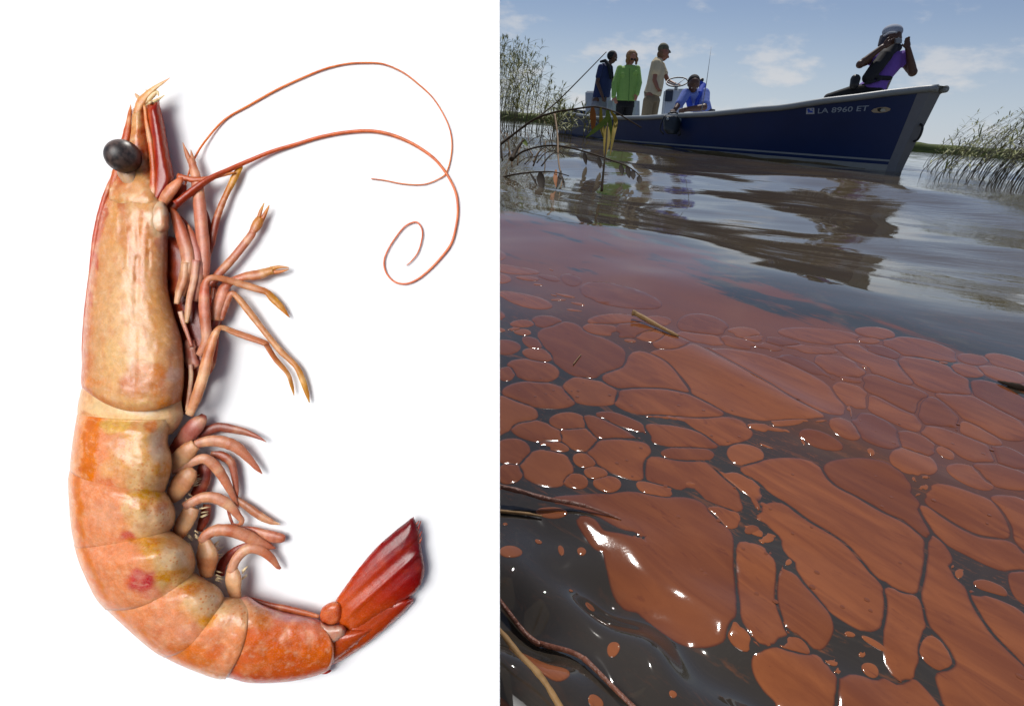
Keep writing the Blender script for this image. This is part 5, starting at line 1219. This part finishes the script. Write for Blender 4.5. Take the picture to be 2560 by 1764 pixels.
limbp('antennule', 'A', [(640,360,40),(668,285,58),(716,228,44),(772,180,28),(825,146,14),(862,120,2)], [(216, 140, 84), (228, 166, 104), (236, 196, 146), (214, 132, 76)], 46, flat=.35)
limbp('antennule_fringe', 'A', [(690,290,30),(740,240,40),(775,215,26),(790,240,5)], [(236, 206, 156), (240, 214, 168)], 44)
limbp('fringe_tuft', 'A', [(690,275,20),(655,250,26),(632,225,10)], [(238, 210, 160), (240, 216, 176)], 40)
limbp('fringe_tuft', 'A', [(705,235,10),(706,205,6),(704,195,2)], [(238, 210, 160)], 46)
limbp('rostrum', 'A', [(604,298,3),(598,345,22),(590,400,30),(580,470,46),(566,540,54),(540,640,60),(510,740,56),(478,850,50)], [(226, 150, 96), (206, 116, 66), (190, 84, 48), (204, 112, 64), (206, 108, 64)], [40, 43, 46, 48, 50, 50, 48, 44], flat=.45)
bm = bmesh.new(); rnd = random.Random(4)
for (x, y) in ((600,480),(480,775),(448,855),(418,935),(390,1050),(362,1195),(334,1430)):
    for j in range(6):
        q = s('A', x+rnd.uniform(-6, 10), y+rnd.uniform(-28, 34)); L = rnd.uniform(10, 24)/2.66
        a = bp_(q[0]+4, q[1]+2, 30); e = bp_(q[0]-L*.85, q[1]-L*.55, 30); v, f = sweep([a, e], [0.00022, 0.00006], 5); vs = [bm.verts.new(z_) for z_ in v]
        for fc in f: bm.faces.new([vs[i] for i in fc])
sm_ = simple('setae', (238, 214, 166), .5); bm_obj('crest_hairs', bm, sm_, prawn)
for (x0, y0, x1, y1) in ((470,830,440,862),(438,920,412,958),(408,1010,398,978),(384,1100,376,1066),(352,1250,352,1216),(324,1500,326,1464)):
    limbp('crest_tooth', 'A', [(x0+30, y0+60, 36), (x0+8, y0+10, 26), (x1, y1, 3)], [(202, 112, 74), (196, 92, 58)], 30, sides=6, n=3)
# eye on its stalk
limbp('eye_stalk', 'A', [(668,915,30),(636,862,64),(600,800,96),(566,730,110)], [(214, 160, 118), (216, 176, 136), (150, 116, 92)], [46, 52, 58, 62], flat=.6)
em, t, b = new_mat('prawn_eye')
tcn = tn('ShaderNodeTexCoord'); ca = tn('ShaderNodeNewGeometry')
ecol = tmix(tmr(tnoise(ca.outputs['Position'], 260, 5, 0.6), 0.40, 0.62), lin((30, 22, 22)), lin((78, 62, 56)))
t.links.new(ecol, b.inputs['Base Color']); b.inputs['Roughness'].default_value = 0.42
bm = bmesh.new(); ec = s('A', 552, 640); er = 41.5*PXM*0.80
bmesh.ops.create_uvsphere(bm, u_segments=48, v_segments=32, radius=1)
ev = (bp_(ec[0], ec[1], 88)-C).normalized(); er = 42.5*(BD-80*PXM)/F*0.95
for v_ in bm.verts: v_.co = bp_(ec[0], ec[1], 80)+v_.co*er
bm_obj('eye', bm, em, prawn)
limbp('antenna_base', 'A', [(800,960,70),(840,905,86),(890,845,72),(930,800,44),(945,780,16)], [(204, 136, 104), (214, 140, 104), (226, 148, 112), (220, 110, 76)], [50, 56, 58, 56, 54])
limbp('antenna_base', 'A', [(860,1010,60),(900,950,70),(940,890,56),(960,830,30)], [(150, 66, 42), (136, 52, 32), (160, 70, 46)], [34, 36, 38, 38])
slab('antenna_base', 'A', [(700,1010),(740,960),(810,930),(850,990),(862,1080),(850,1130),(790,1165),(720,1130),(690,1070)], 48, 78, lambda x, y, d: mixc3((232, 198, 166), (214, 150, 112), min(1, max(0, .35+1.4*nz(x, y, .04, 2)))))
# ---- feelers
AN = [(232, 128, 66), (234, 134, 72), (230, 130, 70), (220, 122, 66)]
limbp('feeler', 'G', [(140,925,12),(150,880,10),(180,780,10),(215,690,11),(275,590,11),(400,450,11),(560,355,11),(720,265,11),(880,190,10),(1030,130,10),(1160,100,9),(1270,93,9),(1390,100,8),(1510,150,8),(1610,225,8),(1700,310,7),(1770,420,7),(1810,520,7),(1820,620,7),(1805,720,7),(1780,785,7),(1740,815,6),(1670,845,6),(1600,853,6),(1500,845,6),(1400,825,6),(1318,815,5)], [(146, 56, 34)]+AN*2, [30, 30, 26, 18, 10]+[4]*22, flat=1, jag=0)
limbp('feeler', 'G', [(100,975,52),(130,950,46),(250,855,40),(340,800,32),(430,760,29),(540,710,25),(700,645,22),(850,600,20),(1000,555,19),(1150,527,19),(1300,517,19),(1420,535,19),(1530,575,18),(1630,630,17),(1720,700,16),(1790,790,15),(1840,890,15),(1857,990,15),(1848,1100,14),(1815,1220,14),(1740,1320,13),(1660,1400,12),(1590,1450,11),(1525,1470,10),(1460,1455,10),(1410,1400,9),(1397,1330,9),(1420,1260,8),(1470,1180,8),(1530,1110,8),(1595,1085,9),(1630,1120,9),(1635,1180,8),(1610,1270,7),(1570,1325,6),(1537,1355,4)], [(150, 48, 28), (200, 92, 46), (226, 126, 80), (232, 136, 94), (230, 130, 90), (222, 122, 80), (220, 120, 76)], [48, 46, 44, 36, 26, 16, 9]+[5]*29, flat=1, jag=0)
limbp('inner_feeler', 'G', [(110,800,40),(200,820,34),(290,815,28),(380,795,22),(470,775,12)], [(196, 104, 70), (186, 96, 58), (196, 124, 60)], [40, 40, 36, 30, 24])
# ---- mouth limbs and walking legs
TN = [(192, 124, 98), (206, 144, 110), (204, 146, 108)]; TIP = (196, 140, 62)
limbp('mouth_limb', 'A', [(868,980,10),(900,1040,60),(950,1180,88),(985,1320,92),(960,1450,80),(930,1560,70)], [(186, 104, 70), (180, 100, 76), (204, 142, 112), (216, 164, 132)], [40, 42, 46, 50, 52, 48])
limbp('mouth_limb', 'A', [(985,1095,8),(1010,1180,60),(1040,1300,80),(1045,1440,80),(1020,1600,70)], [(184, 112, 80), (176, 100, 84), (190, 122, 108), (200, 140, 118)], [36, 40, 44, 46, 42])
limbp('mouth_limb', 'B', [(1000,20,70),(990,150,66),(950,260,56),(930,350,40)], [(206, 150, 116), (214, 166, 130)], 56)
limbp('mouth_limb', 'B', [(1085,0,60),(1070,150,60),(1035,300,54),(1020,420,50),(1010,500,26)], [(192, 130, 116), (206, 150, 120), (222, 180, 140)], 54)
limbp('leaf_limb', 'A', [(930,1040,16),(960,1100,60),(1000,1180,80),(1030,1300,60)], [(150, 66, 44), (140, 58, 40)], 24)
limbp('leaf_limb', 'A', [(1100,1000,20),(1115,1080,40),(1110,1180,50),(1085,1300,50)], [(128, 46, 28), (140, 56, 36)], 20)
limbp('walking_leg', 'A', [(1080,1450,88),(1090,1300,84),(1075,1120,86),(1058,930,82),(1040,800,70),(1015,700,52),(1000,655,40)], [(190, 120, 96), (196, 122, 98), (200, 128, 102), (196, 120, 92)], [40, 40, 38, 36, 34, 32, 30])
limbp('leg_tip', 'A', [(1000,680,36),(975,620,26),(950,550,3)], [(196, 124, 90), (190, 130, 92)], 30)
limbp('leg_tip', 'A', [(1025,690,30),(1012,640,20),(1003,598,3)], [(196, 124, 90), (190, 130, 92)], 30)
limbp('walking_leg', 'A', [(1100,1330,50),(1135,1210,60),(1170,1070,50),(1205,970,42),(1245,880,38),(1275,820,44),(1310,750,46),(1345,708,14)], [(124, 46, 28), (140, 58, 38), (186, 112, 66), (200, 138, 52), (206, 146, 50)], [22, 22, 20, 20, 18, 18, 16, 14])
limbp('walking_leg', 'A', [(1130,1500,60),(1190,1420,58),(1290,1310,54),(1400,1170,52),(1412,1145,46),(1440,1100,66),(1468,1050,54)], [(170, 92, 70), (186, 116, 92), (196, 124, 94), (204, 150, 72)], [28, 26, 24, 22, 22, 20, 18])
limbp('pincer', 'A', [(1450,1075,30),(1466,1010,22),(1491,950,4)], [(190, 110, 46), (202, 146, 64)], 18); limbp('pincer', 'A', [(1475,1065,32),(1500,1015,22),(1525,965,4)], [(190, 106, 46), (202, 140, 64)], 18)
limbp('walking_leg', 'B', [(1240,480,90),(1250,400,104),(1290,290,112),(1320,210,80),(1380,165,60),(1480,130,66),(1580,118,84),(1650,95,66),(1700,82,60)], [(206, 152, 122), (204, 130, 104), (196, 116, 90), (192, 126, 88), (204, 150, 76)], [30, 30, 30, 28, 24, 22, 20, 18, 16])
limbp('pincer', 'B', [(1680,72,40),(1750,55,24),(1828,60,5)], [(200, 136, 70), (196, 140, 72)], 16); limbp('pincer', 'B', [(1680,100,36),(1760,92,24),(1828,72,5)], [(194, 112, 60), (196, 130, 66)], 16)
limbp('leg_root', 'B', [(1215,460,50),(1225,330,60),(1235,200,56)], [(140, 44, 26), (150, 52, 32)], 16)
limbp('walking_leg', 'B', [(1110,760,56),(1165,640,74),(1158,480,88),(1150,340,88),(1155,220,74),(1180,155,52),(1240,140,46),(1340,160,52),(1460,196,60),(1580,232,54),(1650,256,48),(1700,308,60),(1765,375,48),(1832,458,4)], [(214, 164, 138), (204, 140, 116), (200, 110, 86), (204, 140, 104), (204, 142, 104), (196, 126, 88), (204, 144, 60), (184, 112, 44)], [46, 48, 50, 52, 54, 56, 52, 42, 32, 26, 22, 18, 16, 12])
limbp('walking_leg', 'B', [(1285,480,40),(1320,360,58),(1362,275,48),(1405,285,46),(1500,400,54),(1620,555,48),(1760,725,48),(1880,842,42),(1930,940,48),(1970,1060,34),(1990,1136,6)], [(150, 70, 50), (196, 128, 98), (204, 146, 102), (204, 146, 102), (200, 140, 90), (204, 146, 62), (186, 138, 66)], [30, 30, 32, 30, 26, 22, 20, 18, 16, 14, 12])
limbp('walking_leg', 'B', [(1030,1235,64),(1085,1100,84),(1140,930,88),(1180,770,84),(1225,620,66),(1265,548,46),(1310,542,46),(1400,578,54),(1520,620,56),(1635,662,48),(1655,690,40),(1720,790,42),(1815,902,34),(1850,1000,28),(1868,1080,3)], [(216, 166, 130), (218, 160, 120), (210, 140, 96), (206, 142, 102), (198, 130, 96), (196, 126, 86), (200, 138, 78), (200, 146, 66)], [60, 62, 62, 60, 56, 52, 46, 38, 32, 28, 26, 22, 20, 16, 12])
limbp('leg_root', 'B', [(1240,560,60),(1225,700,70),(1200,850,60),(1130,960,40)], [(160, 76, 54), (150, 66, 46), (170, 90, 64)], [30, 32, 32, 30])
slab('leg_flesh', 'B', [(990,640),(1080,630),(1100,760),(1130,840),(1060,880),(1010,860),(985,760)], 34, 50, lambda x, y, d: mixc3((208, 152, 128), (176, 100, 82), min(1, max(0, .5+1.4*nz(x, y, .05, 2)))), legm)
limbp('leg_flesh', 'B', [(960,410,40),(985,500,36),(1020,600,30),(1050,690,26)], [(224, 184, 160), (196, 130, 110), (184, 112, 92)], 52)
limbp('leg_flesh', 'B', [(1040,830,30),(1045,930,34),(1030,1060,30),(1010,1200,24)], [(206, 160, 140), (214, 170, 146), (206, 150, 118)], 54)
# ---- swimmerets
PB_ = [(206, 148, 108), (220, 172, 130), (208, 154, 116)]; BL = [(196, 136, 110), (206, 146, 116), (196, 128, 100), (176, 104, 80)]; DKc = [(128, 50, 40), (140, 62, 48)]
limbp('swimmeret', 'D', [(840,470,60),(930,380,110),(1010,290,140),(1080,215,100),(1105,172,40)], [(150, 72, 62), (168, 96, 84), (172, 102, 90), (150, 76, 62)], [22, 30, 36, 36, 34])
limbp('swimmeret_blade', 'D', [(1060,320,70),(1130,295,78),(1220,268,72),(1310,280,66),(1420,305,52),(1520,345,26),(1582,380,3)], [(122, 62, 54), (136, 76, 62), (160, 100, 80), (166, 90, 74)], 22)
limbp('swimmeret_base', 'D', [(850,590,110),(900,530,130),(970,460,136),(1040,400,92)], PB_, [44, 48, 50, 48])
limbp('swimmeret_blade', 'D', [(1040,400,62),(1100,382,76),(1180,372,88),(1270,385,90),(1360,425,86),(1440,500,62),(1510,580,36),(1552,626,4)], BL, [46, 44, 40, 36, 32, 28, 24, 20])
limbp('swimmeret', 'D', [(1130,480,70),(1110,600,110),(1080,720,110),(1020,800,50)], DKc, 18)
limbp('swimmeret_base', 'D', [(850,830,60),(880,780,130),(940,690,160),(1000,620,120),(1030,590,60)], PB_, [40, 46, 50, 50, 46])
limbp('swimmeret_blade', 'D', [(1160,470,40),(1250,490,70),(1315,545,64),(1340,650,52),(1352,740,40),(1362,800,10)], [(150, 86, 68), (164, 98, 78), (160, 92, 72)], 22)
limbp('swimmeret_blade', 'D', [(860,600,60),(960,560,70),(1040,525,72),(1110,510,80),(1180,555,82),(1250,650,72),(1310,760,52),(1350,845,26),(1377,888,3)], BL, [46, 46, 46, 44, 40, 36, 30, 26, 22])
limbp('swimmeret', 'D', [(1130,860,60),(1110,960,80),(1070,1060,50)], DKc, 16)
limbp('swimmeret_base', 'D', [(890,1120,80),(940,1030,130),(990,940,130),(1020,880,100)], PB_, [40, 46, 48, 46])
limbp('swimmeret_blade', 'D', [(1340,810,40),(1440,880,62),(1530,945,62),(1620,992,42),(1690,1012,3)], [(160, 104, 76), (186, 128, 98), (196, 146, 110)], 20)
limbp('swimmeret_blade', 'D', [(960,880,80),(1020,840,76),(1100,806,82),(1200,812,86),(1300,868,78),(1365,945,52),(1395,985,40),(1370,1018,26),(1320,1005,12)], BL, [48, 46, 42, 38, 34, 30, 28, 26, 24])
limbp('swimmeret_blade', 'D', [(1285,880,20),(1305,960,22),(1325,1010,20)], [(140, 72, 54)], 18)
limbp('swimmeret_blade', 'D', [(1380,1040,30),(1480,1060,60),(1580,1095,84),(1670,1115,84),(1725,1118,50)], [(168, 92, 72), (190, 116, 92), (176, 104, 80)], 18)
limbp('swimmeret_base', 'D', [(1120,1410,90),(1125,1340,140),(1130,1260,168),(1115,1180,130),(1100,1130,80)], PB_, [44, 50, 54, 52, 48])
limbp('swimmeret_blade', 'D', [(1090,1150,80),(1130,1090,84),(1200,1058,90),(1300,1058,92),(1410,1092,92),(1520,1145,80),(1600,1180,50),(1655,1196,6)], BL, [50, 48, 44, 40, 34, 28, 24, 20])
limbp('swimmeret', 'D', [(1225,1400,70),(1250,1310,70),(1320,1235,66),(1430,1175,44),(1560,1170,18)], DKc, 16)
limbp('swimmeret_base', 'D', [(1350,1580,80),(1335,1500,112),(1328,1420,124),(1320,1360,90)], PB_, [44, 48, 48, 44])
limbp('swimmeret_blade', 'D', [(1310,1380,72),(1345,1290,74),(1400,1225,76),(1470,1195,76),(1550,1215,72),(1620,1270,58),(1670,1335,34),(1692,1352,16)], BL, [46, 44, 40, 36, 32, 28, 24, 20])
bm = bmesh.new()
for (x, y, a0, n_) in ((1040,690,-.5,7),(1100,920,-.3,6),(1000,1130,1.2,5),(1200,1200,-.9,5),(1220,1250,-.6,4),(1220,1410,.4,5),(1420,1400,-1.0,6),(1030,640,-.4,3),(990,800,.8,3),(1060,1080,.9,4)):
    for j in range(n_):
        q = s('D', x+rnd.uniform(-14, 4), y+rnd.uniform(-40, 40)); L = rnd.uniform(26, 54)/3.07; an = a0+rnd.uniform(-.25, .25)
        a = bp_(q[0]-6, q[1], 36); e = bp_(q[0]+L*math.cos(an), q[1]+L*math.sin(an), 30); v, f = sweep([a, a.lerp(e, .5), e], [0.0004, 0.0003, 0.00005], 5); vs = [bm.verts.new(z_) for z_ in v]
        for fc_ in f: bm.faces.new([vs[i] for i in fc_])
bm_obj('swimmeret_hairs', bm, sm_, prawn)

# ---- studio lamp that lights the board and the prawn from the upper left
ld = bpy.data.lights.new('studio_lamp', 'AREA'); ld.shape = 'RECTANGLE'; ld.size = 1.0; ld.size_y = 1.0; ld.energy = 4.6; ld.spread = R(60); ld.color = (1, 0.985, 0.96)
lo = bpy.data.objects.new('studio_lamp', ld); COL.objects.link(lo)
lp = C + rt*(-0.58) + up*0.30 + fwd*(-0.85); tgt = bp_(600, 880)
lo.location = lp; lo.rotation_euler = (lp-tgt).to_track_quat('Z', 'Y').to_euler()
